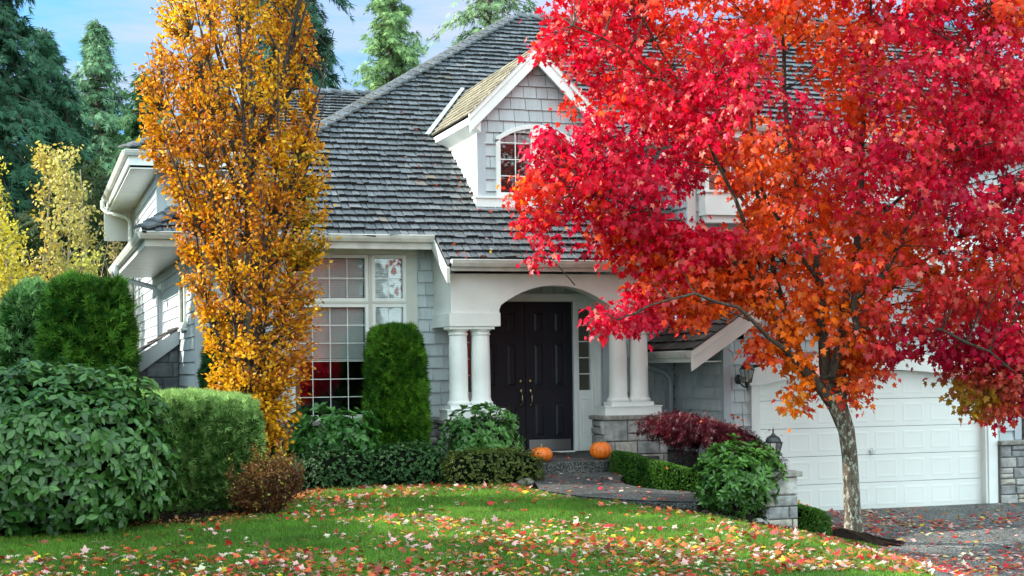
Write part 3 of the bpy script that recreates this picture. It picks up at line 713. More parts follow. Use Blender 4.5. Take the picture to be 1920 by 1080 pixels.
for s in (-1, 1):
    e, a_ = DX+s*rw, DX
    dm.extr([(e, yb, apz-rw), (a_, yb, apz), (a_, yb, apz-.285), (e-s*.02, yb, apz-rw-.265)], (0, .05, 0))
    dm.extr([(e+s*.012, yb-.02, apz-rw+.01), (a_, yb-.02, apz+.022), (a_, yb-.02, apz-.09), (e+s*.012, yb-.02, apz-rw-.10)], (0, .022, 0))
    # boxed eave along the side
    x0, x1 = sorted((DX+s*(rw-.02), DX+s*(HW-.01)))
    dm.extr([(x0 if s < 0 else x1, yb+.05, apz-rw-.03), (x0 if s < 0 else x1, yb+.05, apz-rw-.13), (x1 if s < 0 else x0, yb+.05, apz-rw-.26), (x1 if s < 0 else x0, yb+.05, apz-rw+.12)], (0, 25.1-yb, 0))
dm.build('rake_boards', M['white'], dormer, bevel=.003)
q2 = 1/sqrt(2)
for s, nm in ((-1, 'l'), (1, 'r')):
    m = MB(); e = DX+s*rw
    pieces(m, (e, 27, apz-rw+.01), (0, -1, 0), (-s*q2, 0, q2), (s*q2, 0, q2), [(27-(yb-.04), 0), (27-(yb-.04), rw/q2), (27-26.8, rw/q2), (27-25.02, 0)], .16, .08, .17, .02, gap=.006, jit=.014, wob=.02, seed=14+s)
    m.extr([(e, yb-.03, apz-rw), (DX, yb-.03, apz), (DX, yb-.03, apz-.03), (e, yb-.03, apz-rw-.03)], (0, 4.2-(0), 0)) if False else None
    ro = m.build('dormer_roof', M['roofside'] if s < 0 else M['roof'], dormer)
m = MB()
m.poly([(DX-rw, yb, apz-rw), (DX, yb, apz), (DX, 26.8, apz), (DX-rw, 25.05, apz-rw)]); m.poly([(DX+rw, yb, apz-rw), (DX, yb, apz), (DX, 26.8, apz), (DX+rw, 25.05, apz-rw)])
m.build('roof_deck', M['under'], dormer)
# metal valley flashing lying on the main roof
m = MB(); A = Vector((DX-rw-.03, 25.02, zr(25.02)+.035)); B = Vector((DX-.02, 26.8, zr(26.8)+.035)); m.hexa([A+Vector((-.085, 0, 0)), A, B, B+Vector((-.07, 0, 0))], [p+Vector((0, -.01, .02)) for p in (A+Vector((-.085, 0, 0)), A, B, B+Vector((-.07, 0, 0)))])
m.build('flashing', M['trimgrey'], dormer)
m = MB(); m.box(DX-HW-.06, DX+HW+.06, DY-.16, DY+.02, 4.64, 4.70); m.build('flashing', M['trimgrey'], dormer)
# arched double window
def archz(x, hw, zc, ze): t = abs(x-DX)/hw; return zc-(zc-ze)*t**2
f = MB(); n = 24; ho, hi = .645, .575
def seg(x0, x1, zl0, zl1, zh0, zh1, ya, yb_): f.add([(x0, ya, zl0), (x1, ya, zl1), (x1, ya, zh1), (x0, ya, zh0), (x0, yb_, zl0), (x1, yb_, zl1), (x1, yb_, zh1), (x0, yb_, zh0)], [(0, 1, 2, 3), (3, 2, 6, 7), (0, 4, 5, 1), (5, 4, 7, 6), (0, 3, 7, 4), (1, 5, 6, 2)])
for i in range(n):
    x0, x1 = DX-ho+2*ho*i/n, DX-ho+2*ho*(i+1)/n
    seg(x0, x1, archz(x0, hi, 5.985, 5.80), archz(x1, hi, 5.985, 5.80), archz(x0, ho, 6.055, 5.84), archz(x1, ho, 6.055, 5.84), DY-.045, DY+.03)
f.box(DX-ho, DX-hi, DY-.045, DY+.03, 4.895, 5.80).box(DX+hi, DX+ho, DY-.045, DY+.03, 4.895, 5.80).box(DX-hi, DX+hi, DY-.044, DY+.03, 4.895, 4.965).box(DX-.075, DX+.075, DY-.043, DY+.03, 4.965, 5.98)
fo = f.build('window', M['white'], house, bevel=.003)
p = MB(); n = 20
for i in range(n):
    x0, x1 = DX-hi+2*hi*i/n, DX-hi+2*hi*(i+1)/n
    p.add([(x0, DY-.012, 4.965), (x1, DY-.012, 4.965), (x1, DY-.012, archz(x1, hi, 5.985, 5.80)), (x0, DY-.012, archz(x0, hi, 5.985, 5.80))], [(0, 1, 2, 3)])
p.build('pane', M['glass'], fo)
p = MB()
for s in (-1, 1):
    xm = DX+s*.325; p.box(xm-.007, xm+.007, DY-.026, DY-.014, 4.965, 5.93)
    a, b_ = sorted((DX+s*.075, DX+s*hi))
    for k in range(1, 4): p.box(a, b_, DY-.0262, DY-.0138, 4.965+.262*k-.007, 4.965+.262*k+.007)
p.build('muntins', M['white'], fo)
p = MB(); p.box(DX-hi, DX+hi, DY+.012, DY+.018, 4.9, 6.0); p.build('curtain', plain('sheer_curtain', (.06, .055, .05), .9), fo)

# ------------------------------------------------------------------ upper block above the garage
b = MB(); k_ = MB(); k_.box(10.22, 17.4, 22.62, 22.76, 2.6, 6.05); k_.box(10.22, 10.36, 22.76, 26.0, 4.2, 6.05)
pieces(b, (10.22, 22.62, 0), X_, Z_, nY, [(0, 3.2), (7.2, 3.2), (7.2, 6.02), (0, 6.02)], .187, .13, .28, .030, [(.2, 1.56, 4.6, 5.85)], seed=31)
pieces(b, (10.22, 26.0, 0), (0, -1, 0), Z_, nX, [(0, 6.0), (0, 5.9), (3.4, 4.2), (3.4, 6.0)], .187, .13, .28, .030, seed=32)
fw_ = b.build('block_wall', M['siding'], house); k_.build('wall_backing', M['backing'], fw_)
b = MB(); e_ = MB()
pieces(b, (0, 22.10, 6.07), X_, VF, NF, [(9.7, 0), (18., 0), (18., 4.4*sl), (14.1, 4.4*sl)], .215, .085, .20, .044, gap=.016, jit=.022, wob=.035, seed=33, ends=e_)
pieces(b, (9.70, 32, 6.07), (0, -1, 0), (1/sl, 0, SL/sl), (-SL/sl, 0, 1/sl), [(32-22.1, 0), (32-26.5, 4.4*sl), (32-29.3, 4.4*sl), (32-24.9, 0)], .208, .085, .20, .022, gap=.007, jit=.016, seed=34)
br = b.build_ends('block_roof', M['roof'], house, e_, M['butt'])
b = MB(); b.poly([(9.72, 22.12, 6.055), (18, 22.12, 6.055), (18, 26.5, 8.915), (14.1, 26.5, 8.915)]); b.poly([(9.72, 22.12, 6.055), (14.1, 26.5, 8.915), (14.1, 29.3, 8.9), (9.72, 24.9, 6.055)])
b.poly([(14.1, 26.5, 8.91), (18, 26.5, 8.91), (18, 30.9, 6.05), (14.1, 30.9, 6.05)]); b.build('roof_deck', M['under'], br)
caps('hip_cap', (9.7, 22.1, 6.07), (14.1, 26.5, 8.93), (1, -1, -.35), (-1, 1, -.35), br)
caps('ridge_cap', (14.1, 26.5, 8.93), (18, 26.5, 8.93), (0, -1, -.65), (0, 1, -.65), br)
gut_x(9.7, 18, 22.11, 6.06); gut_y(9.77, 22.11, 24.9, 6.059)
f = MB(); f.box(9.77, 18, 22.11, 22.15, 5.84, 6.03).box(9.77, 9.81, 22.15, 24.9, 5.84, 6.03).box(9.81, 18, 22.15, 22.63, 5.86, 5.88).box(9.81, 10.24, 22.63, 25, 5.861, 5.88)
f.box(10.2, 10.34, 22.59, 22.65, 4.2, 5.86).box(10.20, 17.4, 22.57, 22.63, 4.12, 4.30)
f.build('fascia', M['white'], house, bevel=.004)
# bay window
f = MB(); f.box(10.40, 11.80, 22.35, 22.62, 4.62, 4.98).box(10.37, 11.83, 22.32, 22.62, 4.98, 5.02).box(10.40, 10.47, 22.35, 22.62, 5.02, 5.9).box(11.73, 11.80, 22.35, 22.62, 5.02, 5.9).box(11.06, 11.14, 22.35, 22.42, 5.02, 5.9).box(10.36, 11.84, 22.3, 22.62, 5.8, 5.86)
f.box(10.44, 11.76, 22.4, 22.62, 4.5, 4.62)
fo = f.build('bay_window', M['white'], house, bevel=.004)
p = MB(); p.box(10.47, 11.06, 22.38, 22.386, 5.02, 5.8).box(11.14, 11.73, 22.38, 22.386, 5.02, 5.8); p.build('pane', M['glass'], fo)
p = MB(); p.box(10.47, 11.73, 22.44, 22.45, 5.02, 5.8); p.build('blind', M['blind'], fo)
p = MB()
for x in (10.665, 10.86, 11.335, 11.53): p.box(x-.007, x+.007, 22.368, 22.379, 5.02, 5.8)
for z in (5.28, 5.54): p.box(10.47, 11.06, 22.3682, 22.3788, z-.007, z+.007).box(11.14, 11.73, 22.3682, 22.3788, z-.007, z+.007)
p.build('muntins', M['white'], fo)
fo = window(13.2, 14.0, 5.0, 5.75, 22.56, 2, 3, 5.05); window(14.15, 14.95, 5.0, 5.75, 22.56, 2, 3, 5.05)

# ------------------------------------------------------------------ garage
GX = 12.69; gap0 = 4.55
def agz(x, hw, zc, ze): t = min(1, abs(x-GX)/hw); return zc-(zc-ze)*t**2
gw = MB(); k_ = MB(); e_ = MB()
k_.box(10.10, 10.55, YG+.02, YG+.2, -.15, 2.6).box(14.84, 15.35, YG+.02, YG+.2, -.15, 2.6)
n = 26; hw = 2.16
for i in range(n):
    x0, x1 = GX-hw+2*hw*i/n, GX-hw+2*hw*(i+1)/n
    k_.add([(x0, YG+.02, 2.1), (x1, YG+.02, 2.1), (x1, YG+.02, gap0-.25-SL*abs(x1-GX)), (x0, YG+.02, gap0-.25-SL*abs(x0-GX))], [(0, 1, 2, 3)])
gpoly = [(10.12, .70), (15.33, .70), (15.33, 2.45), (GX, 4.22), (10.12, 2.45)]
pieces(gw, (0, YG+.02, 0), X_, Z_, nY, gpoly, .187, .13, .30, .030, [(10.56, 14.88, -1, 2.12)], seed=41, ends=e_)
k_.box(10.10, 10.22, YG+.2, YD+.1, -.1, 2.6)
pieces(gw, (10.10, YD, 0), (0, -1, 0), Z_, nX, [(0, .0), (YD-YG-.09, .0), (YD-YG-.09, 2.55), (0, 2.55)], .187, .14, .42, .030, seed=42, ends=e_)
fw_ = gw.build_ends('garage_wall', M['siding'], house, e_, M['sbutt']); k_.build('wall_backing', M['backing'], fw_)
sb = MB(); sb.box(14.90, 15.42, YG-.05, YG+.018, -.3, .86).box(10.09, 10.53, YG-.05, YG+.018, -.3, .86); so = sb.pieces_apart('stone_backing', M['mortar'], house)
st = MB(); stones(st, (14.92, YG-.05, -.16), X_, Z_, nY, .72, 1.01, seed=61, hmin=.13, hmax=.3); st.build('stone_base', M['stone'], house); st = MB(); stones(st, (10.10, YG-.05, -.16), X_, Z_, nY, .42, 1.01, seed=52, hmin=.13, hmax=.3)
st.build('stone_base', M['stone'], house)
lg = MB(); lg.box(14.90, 15.68, YG-.13, YG+.018, .855, .925).box(10.09, 10.53, YG-.13, YG+.018, .855, .925); lg.pieces_apart('stone_ledge', M['ledge'], house, .012)
t = MB()
t.box(10.535, 10.645, YG-.035, YG+.1, -.10, 2.0).box(10.645, 10.69, YG-.01, YG+.16, -.10, 1.98).box(14.73, 14.905, YG-.035, YG+.1, -.12, 2.0).box(14.69, 14.73, YG-.01, YG+.16, -.12, 1.98)
n = 40; ho = 2.185
for i in range(n):
    x0, x1 = GX-ho+2*ho*i/n, GX-ho+2*ho*(i+1)/n
    l0, l1 = agz(x0, 2.0, 2.10, 1.885), agz(x1, 2.0, 2.10, 1.885); h0, h1 = agz(x0, ho, 2.36, 2.13), agz(x1, ho, 2.36, 2.13)
    t.add([(x0, YG-.05, l0), (x1, YG-.05, l1), (x1, YG-.05, h1), (x0, YG-.05, h0), (x0, YG+.14, l0), (x1, YG+.14, l1), (x1, YG+.02, h1), (x0, YG+.02, h0)], [(0, 1, 2, 3), (0, 4, 5, 1), (3, 2, 6, 7)])
t.build('garage_door_trim', M['white'], house)
gd = MB(); x0, x1, zb, rh = 10.665, 14.715, -.115, .438; cw = (x1-x0)/8; yd = YG+.12
for r_ in range(5):
    za, zc_ = zb+rh*r_+.004, zb+rh*(r_+1)-.004
    gd.box(x0, x1, yd, yd+.04, za, zc_)
    for c_ in range(8):
        a, b_ = x0+cw*c_+.055, x0+cw*(c_+1)-.055; p, q = za+.062, zc_-.062; y = yd
        # sunk border and raised field
        o4 = [(a, y, p), (b_, y, p), (b_, y, q), (a, y, q)]; e = .028; i4 = [(a+e, y-.003, p+e), (b_-e, y-.003, p+e), (b_-e, y-.003, q-e), (a+e, y-.003, q-e)]
        e2 = .06; j4 = [(a+e2, y-.001, p+e2), (b_-e2, y-.001, p+e2), (b_-e2, y-.001, q-e2), (a+e2, y-.001, q-e2)]
        gd.add(o4+i4+j4, [(0, 1, 5, 4), (1, 2, 6, 5), (2, 3, 7, 6), (3, 0, 4, 7), (4, 5, 9, 8), (5, 6, 10, 9), (6, 7, 11, 10), (7, 4, 8, 11), (8, 9, 10, 11)])
gdo = gd.build('garage_door', M['garage'], house)
h = MB(); h.box(GX-.03, GX+.06, yd-.02, yd-.008, .78, .83).tube([(GX-.02, yd-.02, .86), (GX-.02, yd-.05, .86), (GX-.02, yd-.05, .76), (GX-.02, yd-.02, .76)], .008, 8); h.build('handle', M['steel'], gdo)
h = MB(); h.box(x0, x1, yd-.004, yd+.03, zb-.02, zb+.004); h.build('weather_seal', M['black'], gdo)
# garage roof
gr = MB(); e_ = MB(); ex = 9.40; ez = 2.435
for s in (-1, 1):
    e = GX+s*(GX-ex)
    pieces(gr, (e, 26.2, ez), (0, -1, 0), (-s/sl, 0, SL/sl), (s*SL/sl, 0, 1/sl), [(26.2-20.72, 0), (26.2-20.72, (GX-ex)*sl), (26.2-22.62, (GX-ex)*sl), (26.2-22.62, .78*sl), (26.2-22.96, .78*sl), (26.2-22.96, 0)], .235, .10, .26, .028, gap=.008, jit=.02, wob=.03, seed=44+s, ends=e_)
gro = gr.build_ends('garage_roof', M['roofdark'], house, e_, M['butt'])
m = MB()
for s in (-1, 1):
    e = GX+s*(GX-ex); m.poly([(e, 20.74, ez-.012), (GX, 20.74, gap0+.01), (GX, 22.64, gap0+.01), (e, 22.9, ez-.012)]); 
m.build('roof_deck', M['under'], gro)
caps('ridge_cap', (GX, 20.72, 4.59), (GX, 22.6, 4.59), (-1, 0, -.65), (1, 0, -.65), gro, mat=M['roofdark'])
t = MB()
for s in (-1, 1):
    e = GX+s*(GX-ex); z0_ = ez-.02; z1_ = gap0-.005
    t.extr([(e, 20.76, z0_), (GX, 20.76, z1_), (GX, 20.76, z1_-.30), (e, 20.76, z0_-.30)], (0, .04, 0))
    t.extr([(e-.0, 20.735, z0_+.005), (GX, 20.735, z1_+.005), (GX, 20.735, z1_-.10), (e, 20.735, z0_-.10)], (0, .025, 0))
    t.extr([(e-s*.05, 20.80, z0_-.10), (GX, 20.80, z1_-.12), (GX, 20.80, z1_-.145), (e-s*.05, 20.80, z0_-.125)], (0, YG+.02-20.80, 0))
t.box(ex+.03, ex+.07, 20.80, 22.95, 2.25, 2.42).box(ex+.07, 10.12, 21.16, 22.95, 2.249, 2.27)
t.build('rake_boards', M['white'], house, bevel=.003)
gut_y(ex+.03, 20.80, 22.9, 2.425)

# wall lamp beside the garage door
def lantern(parent, c, up=True, s=1., taper=1):
    """square glazed lantern; c = centre of its base"""
    x, y, z = c
    m = MB()
    def ring(h, a): return [(x-a, y-a, z+h), (x+a, y-a, z+h), (x+a, y+a, z+h), (x-a, y+a, z+h)]
    b0, b1, H = .048*s, .082*s, .20*s
    m.hexa(ring(0, b0+.006), ring(.014*s, b0+.008)); m.hexa(ring(H, b1+.006), ring(H+.012*s, b1+.008))
    for sx in (-1, 1):
        for sy in (-1, 1): m.tube([(x+sx*b0, y+sy*b0, z+.01), (x+sx*b1, y+sy*b1, z+H)], .0055*s, 6)
    m.lathe((x, y, z+H+.012*s), [(.098*s, 0), (.100*s, .006*s), (.094*s, .028*s), (.078*s, .055*s), (.05*s, .075*s), (.03*s, .085*s), (.024*s, .098*s), (.012*s, .106*s), (.009*s, .13*s), (.015*s, .14*s), (.004*s, .165*s), (.002*s, .19*s)], 24)
    fo = m.build('cage', M['black'], parent)
    g_ = MB(); a, b_ = b0-.003, b1-.003
    for k in range(4):
        p, q = ring(.014*s, a), ring(H, b_); g_.add([p[k], p[(k+1) % 4], q[(k+1) % 4], q[k]], [(0, 1, 2, 3)])
    g_.build('glass', M['lampglass'], fo)
    k = MB(); k.lathe((x, y, z+.014*s), [(.012*s, 0), (.012*s, .05*s), (.010*s, .055*s), (.018*s, .09*s), (.010*s, .13*s), (.002*s, .145*s)], 12); k.build('bulb', plain('frosted_bulb', (.6, .58, .5), .4), fo)
    return fo
lp = empty('wall_lamp', (10.37, YG, 1.95)); lp.parent = house; lp.location = (10.37-7.5, YG-23, 1.95)
m = MB(); m.lathe((0, 0, 0), [(.058, 0), (.058, .012), (.04, .02), (.02, .03)], 20); m.v = [(10.33+px_, YG-.0-pz, 1.98+py_*1.3) for px_, py_, pz in m.v]
m.tube([(10.33, YG-.02, 1.98), (10.35, YG-.06, 1.90), (10.38, YG-.12, 1.86), (10.40, YG-.16, 1.88), (10.40, YG-.16, 1.93)], [.012, .012, .012, .011, .012], 8)
m.tube([(10.40, YG-.16, 1.93), (10.40, YG-.16, 1.88), (10.40, YG-.16, 1.84), (10.40, YG-.16, 1.80)], [.035, .028, .012, .003], 12)
lo = m.build('bracket', M['black'], lp)
lantern(lp, (10.40, YG-.16, 1.93), s=1.0)

# ------------------------------------------------------------------ stone lean-to against the side wall
YN = 25.27
k = MB(); k.extr([(1.60, YN+.02, .4), (XL+.02, YN+.02, .4), (XL+.02, YN+.02, 2.80), (1.60, YN+.02, 2.28)], (0, 1.7, 0))
lt = k.build('woodshed', M['mortar'], house)
k = MB(); stones(k, (1.60, YN+.02, .5), X_, Z_, nY, .75, 2.3, seed=71, hmin=.15, hmax=.27, th=.02, poly=[(0, 0), (.75, 0), (.75, 2.25), (0, 1.75)]); k.build('stones', M['stonedark'], lt)
k = MB(); k.extr([(1.53, YN-.12, 2.37), (XL-.0, YN-.12, 2.895), (XL-.0, YN-.12, 2.66), (1.75, YN-.12, 2.22), (1.53, YN-.12, 2.21)], (0, .045, 0)); k.box(1.53, 1.57, YN-.07, YN+1.8, 2.20, 2.36); k.build('rake_boards', M['trimgrey'], lt)
k = MB(); a = atan2(.525, .82)
pieces(k, (1.49, YN+1.8, 2.375), (0, -1, 0), (cos(a), 0, sin(a)), (-sin(a), 0, cos(a)), [(0, 0), (1.96, 0), (1.96, 1.02), (0, 1.02)], .2, .1, .2, .025, jit=.015, seed=9); k.build('shakes', M['roofdark'], lt)
k = MB(); k.box(1.60, 1.78, YN-.02, YN+.019, .4, 1.92); k.build('side_post', M['trimgrey'], lt)

# ------------------------------------------------------------------ porch floor, walkway
m = MB()
m.extr([(5.9, YD, .60), (10.05, YD, .60), (10.05, 22.0, .60), (8.05, 20.75, .60), (7.95, 20.70, .60), (6.99, 20.63, .60), (6.70, 20.8, .60), (5.9, 21.9, .60)], (0, 0, .24))
o = m.build('porch_floor', M['concrete'], None, bevel=.015); tag(o, kind='structure')
def zs(y): return .67-.045*(20.6-y)
wp = [(6.59, 19.69), (6.50, 19.3), (6.44, 19.0), (6.50, 18.74), (6.72, 18.22), (7.09, 17.77), (7.54, 17.47), (7.88, 17.31), (8.40, 18.03), (8.13, 18.29), (7.90, 18.5), (7.75, 18.8), (7.69, 19.23), (7.76, 19.6), (7.87, 19.89), (8.1, 20.3), (8.2, 20.8), (6.75, 20.8), (6.80, 20.4), (6.68, 20.0)]
m = MB(); m.v = [(x, y, zs(y)) for x, y in wp]+[(x, y, zs(y)-.30) for x, y in wp]; n = len(wp)
m.f = [tuple(range(n)), tuple(range(n, 2*n))[::-1]]+[(i, (i+1) % n, n+(i+1) % n, n+i) for i in range(n)]
o = m.build('walkway', M['concrete'], None, bevel=.02); tag(o, kind='structure')
m = MB(); m.box(7.9, 9.2, 17.9, 18.6, .1, gzf(8.7, 18.2)+.04); o = m.build('lower_step', M['concrete'], None, bevel=.02); tag(o, kind='structure')

# door mat
m = MB(); m.box(7.15, 8.0, 22.42, 22.88, .842, .857)
for i in range(22): m.box(7.16, 7.99, 22.43+.02*i, 22.44+.02*i, .857, .862)
o = m.build('door_mat', M['mat'], None); tag(o, 'flat brown doormat on the porch in front of the dark double doors', 'doormat')

# pumpkins
def pumpkin(c, R_, H_, label, lean, seed, stem=1):
    e = empty('pumpkin', c, label, 'pumpkin', 'pumpkins at the front door'); r = random.Random(seed)
    nr, n = 18, 72; vs = []; fs = []; ribs = 12
    for i in range(nr+1):
        t = pi*i/nr; rr = sin(t)**.8; zz = -cos(t)
        zz = zz*(1-.22*max(0, cos(t*1))**0*0) 
        for k in range(n):
            a = 2*pi*k/n; d = 1-.075*abs(cos(a*ribs/2+seed))**5*sin(t)
            top = .16*math.exp(-(rr/.28)**2)*(1 if zz > 0 else -.8)
            vs.append((c[0]+R_*rr*d*cos(a), c[1]+R_*rr*d*sin(a), c[2]+H_/2+(zz-top)*H_/2*(1+.03*cos(a*3+seed))))
    for i in range(nr):
        for k in range(n): fs.append((i*n+k, i*n+(k+1) % n, (i+1)*n+(k+1) % n, (i+1)*n+k))
    m = MB(); m.add(vs, fs); m.build('body', M['pumpkin'], e, True)
    m = MB(); z = c[2]+H_*.90; m.tube([(c[0], c[1], z-.02), (c[0]+lean*.3, c[1], z+.02), (c[0]+lean, c[1]-.01, z+.06*stem)], [.022, .014, .012], 7); m.build('stem', M['pstem'], e, True)
pumpkin((7.06, 20.86, .84), .162, .215, 'flattish orange pumpkin at the left end of the porch step, short pale stem', .0, 1)
pumpkin((8.03, 21.0, .84), .165, .262, 'rounder taller orange pumpkin beside the right stone pier of the porch', .012, 2)

# stone pillar by the drive with its lantern
px0, px1, py0, py1 = 8.73, 9.16, 17.10, 17.55
PB = gzf(9.05, 17.3)-.1
pl = empty('stone_pillar', (9.05, 17.32, gzf(9.05, 17.32)), 'low grey stone pillar with a slab cap at the edge of the driveway', 'pillar')
m = MB(); m.box(px0+.02, px1-.02, py0+.02, py1, PB, .80); m.build('masonry', M['mortar'], pl)
m = MB(); stones(m, (px0, py0+.02, PB+.05), X_, Z_, nY, px1-px0, .80-PB-.05, seed=83, hmin=.13, hmax=.24, th=.03); stones(m, (px0+.02, py1, PB+.05), (0, -1, 0), Z_, nX, py1-py0, .80-PB-.05, seed=84, hmin=.13, hmax=.24, th=.03)
m.build('stones', M['stone'], pl)
m = MB(); m.box(px0-.05, px1+.045, py0-.06, py1+.05, .80, .865); m.build('cap', M['ledge'], pl, bevel=.012)
ll = empty('pillar_lantern', (8.99, 17.33, .865), 'black glazed lantern standing on the stone pillar by the drive', 'lantern')
m = MB(); m.lathe((8.95, 17.33, .862), [(.07, 0), (.07, .015), (.03, .03), (.022, .05), (.022, .13), (.04, .145), (.05, .155)], 16); m.build('post', M['black'], ll, True)
lantern(ll, (8.95, 17.33, 1.015), s=1.0)

# rocks in the beds
def rock(c, r_, label, seed, sq=.6):
    rr = np.random.default_rng(seed); bpyv = []; n, k = 10, 16; fs = []
    d_ = rr.normal(size=(5, 3)); 
    for i in range(n+1):
        for j in range(k):
            t = pi*i/n; a = 2*pi*j/k; v = np.array([sin(t)*cos(a), sin(t)*sin(a), cos(t)]); s_ = 1+.13*sum(np.sin(3*(v@d) + 2*i_) for i_, d in enumerate(d_))/2
            bpyv.append((c[0]+v[0]*r_*s_, c[1]+v[1]*r_*s_*.8, c[2]+v[2]*r_*s_*sq))
    for i in range(n):
        for j in range(k): fs.append((i*k+j, i*k+(j+1) % k, (i+1)*k+(j+1) % k, (i+1)*k+j))
    m = MB(); m.add(bpyv, fs); o = m.build('rock', M['ledge'], None, True); tag(o, label, 'rock')
rock((6.50, 19.95, .62), .13, 'rounded grey rock at the left end of the curved walkway', 3)
rock((8.62, 17.1, .2), .15, 'grey rock at the foot of the stone pillar', 5)
# ------------------------------------------------------------------ plants
UP = np.array([0, 0, 1.])
def sq(n, c, r, e, g=rng):
    r = np.array(r, float); d = nrm(g.normal(size=(n, 3)))*r
    s = (np.abs(d/r)**e).sum(1)**(-1/e); p = d*s[:, None]
    nn = nrm(np.sign(p)*np.abs(p/r)**(e-1)/r); return p+np.array(c), nn
def mixc(a, b, t): t = np.clip(t, 0, 1)[:, None]; return np.array(a)[None]*(1-t)+np.array(b)[None]*t
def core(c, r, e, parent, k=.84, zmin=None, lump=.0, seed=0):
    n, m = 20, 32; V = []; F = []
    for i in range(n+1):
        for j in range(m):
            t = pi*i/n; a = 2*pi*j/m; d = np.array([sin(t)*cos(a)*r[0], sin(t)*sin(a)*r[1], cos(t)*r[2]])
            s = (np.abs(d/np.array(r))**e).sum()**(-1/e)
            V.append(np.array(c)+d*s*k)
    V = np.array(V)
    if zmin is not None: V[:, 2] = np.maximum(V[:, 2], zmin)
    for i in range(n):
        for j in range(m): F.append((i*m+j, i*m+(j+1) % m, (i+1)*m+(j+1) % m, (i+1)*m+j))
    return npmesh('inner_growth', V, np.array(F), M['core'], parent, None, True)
def stems(parent, base, targets, r0=.02, mat='twig', name='stems', r1=.005):
    m = MB(); r = random.Random(len(targets))
    for t in targets:
        b = Vector(base)+Vector(((r.random()-.5)*.12, (r.random()-.5)*.12, 0)); t = Vector(t); mid = b.lerp(t, .5)+Vector(((r.random()-.5)*.1, (r.random()-.5)*.1, .06))
        m.tube([b, mid, t], [r0, (r0+r1)/2, r1], 5, False)
    return m.build(name, M[mat], parent, True)

def clipped(name, label, cat, c, r, e, n, size, dark, light, parent_loc=None, lump=.05, lsc=5., group=None, taper=0., zmin=None, toplight=0., tpl=SPRAY, mat='needle', upw=.55, wob=.5, depth=.13, tuft=0, seed=1, noscore=False, tipc=None):
    """sheared shrub: a dense shell of sprays over a dark inner core"""
    base = (c[0], c[1], (c[2]-r[2]) if zmin is None else zmin)
    E_ = empty(name, base, label, cat, group)
    g = np.random.default_rng(seed)
    P, N = sq(n, (0, 0, 0), r, e, g)
    ln = .7*vnoise(P, lsc, seed)+.7*vnoise(P*np.array([1, 1, 1.8]), lsc*3.4, seed+1)
    P = P*(1+1.5*lump*ln)[:, None]*(1-depth*g.random(n)**2)[:, None]
    if taper: P[:, :2] *= (1-taper*(P[:, 2:3]/r[2]))
    P = P+np.array(c)
    if zmin is not None: k = P[:, 2] > zmin; P, N, ln = P[k], N[k], ln[k]
    n = len(P); k = g.random(n) < .62; P, N, ln = P[k], N[k], ln[k]; n = len(P); size = size*1.12
    T = N*.65+UP*upw+g.normal(0, wob, (n, 3)); Nn = g.normal(size=(n, 3))+N*.6
    t = .35+.42*ln+.30*g.normal(size=n)+toplight*np.clip(N[:, 2], 0, 1)  # recessed sprays mixed darker: shade of the gaps put into the colour
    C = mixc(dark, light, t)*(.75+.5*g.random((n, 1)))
    if tipc is not None: k = g.random(n) < tipc[1]; C[k] = np.array(tipc[0])*(.7+.6*g.random((k.sum(), 1)))
    leafmesh('foliage', tpl, P, T, Nn, size*(.65+.7*g.random(n)), C, M[mat], E_)
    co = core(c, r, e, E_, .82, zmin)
    if taper:
        me = co.data; a = np.empty(len(me.vertices)*3, np.float32); me.vertices.foreach_get('co', a); a = a.reshape(-1, 3)
        a[:, :2] = np.array(c[:2])+(a[:, :2]-np.array(c[:2]))*(1-taper*((a[:, 2:3]-c[2])/r[2])); me.vertices.foreach_set('co', a.ravel())
    return E_

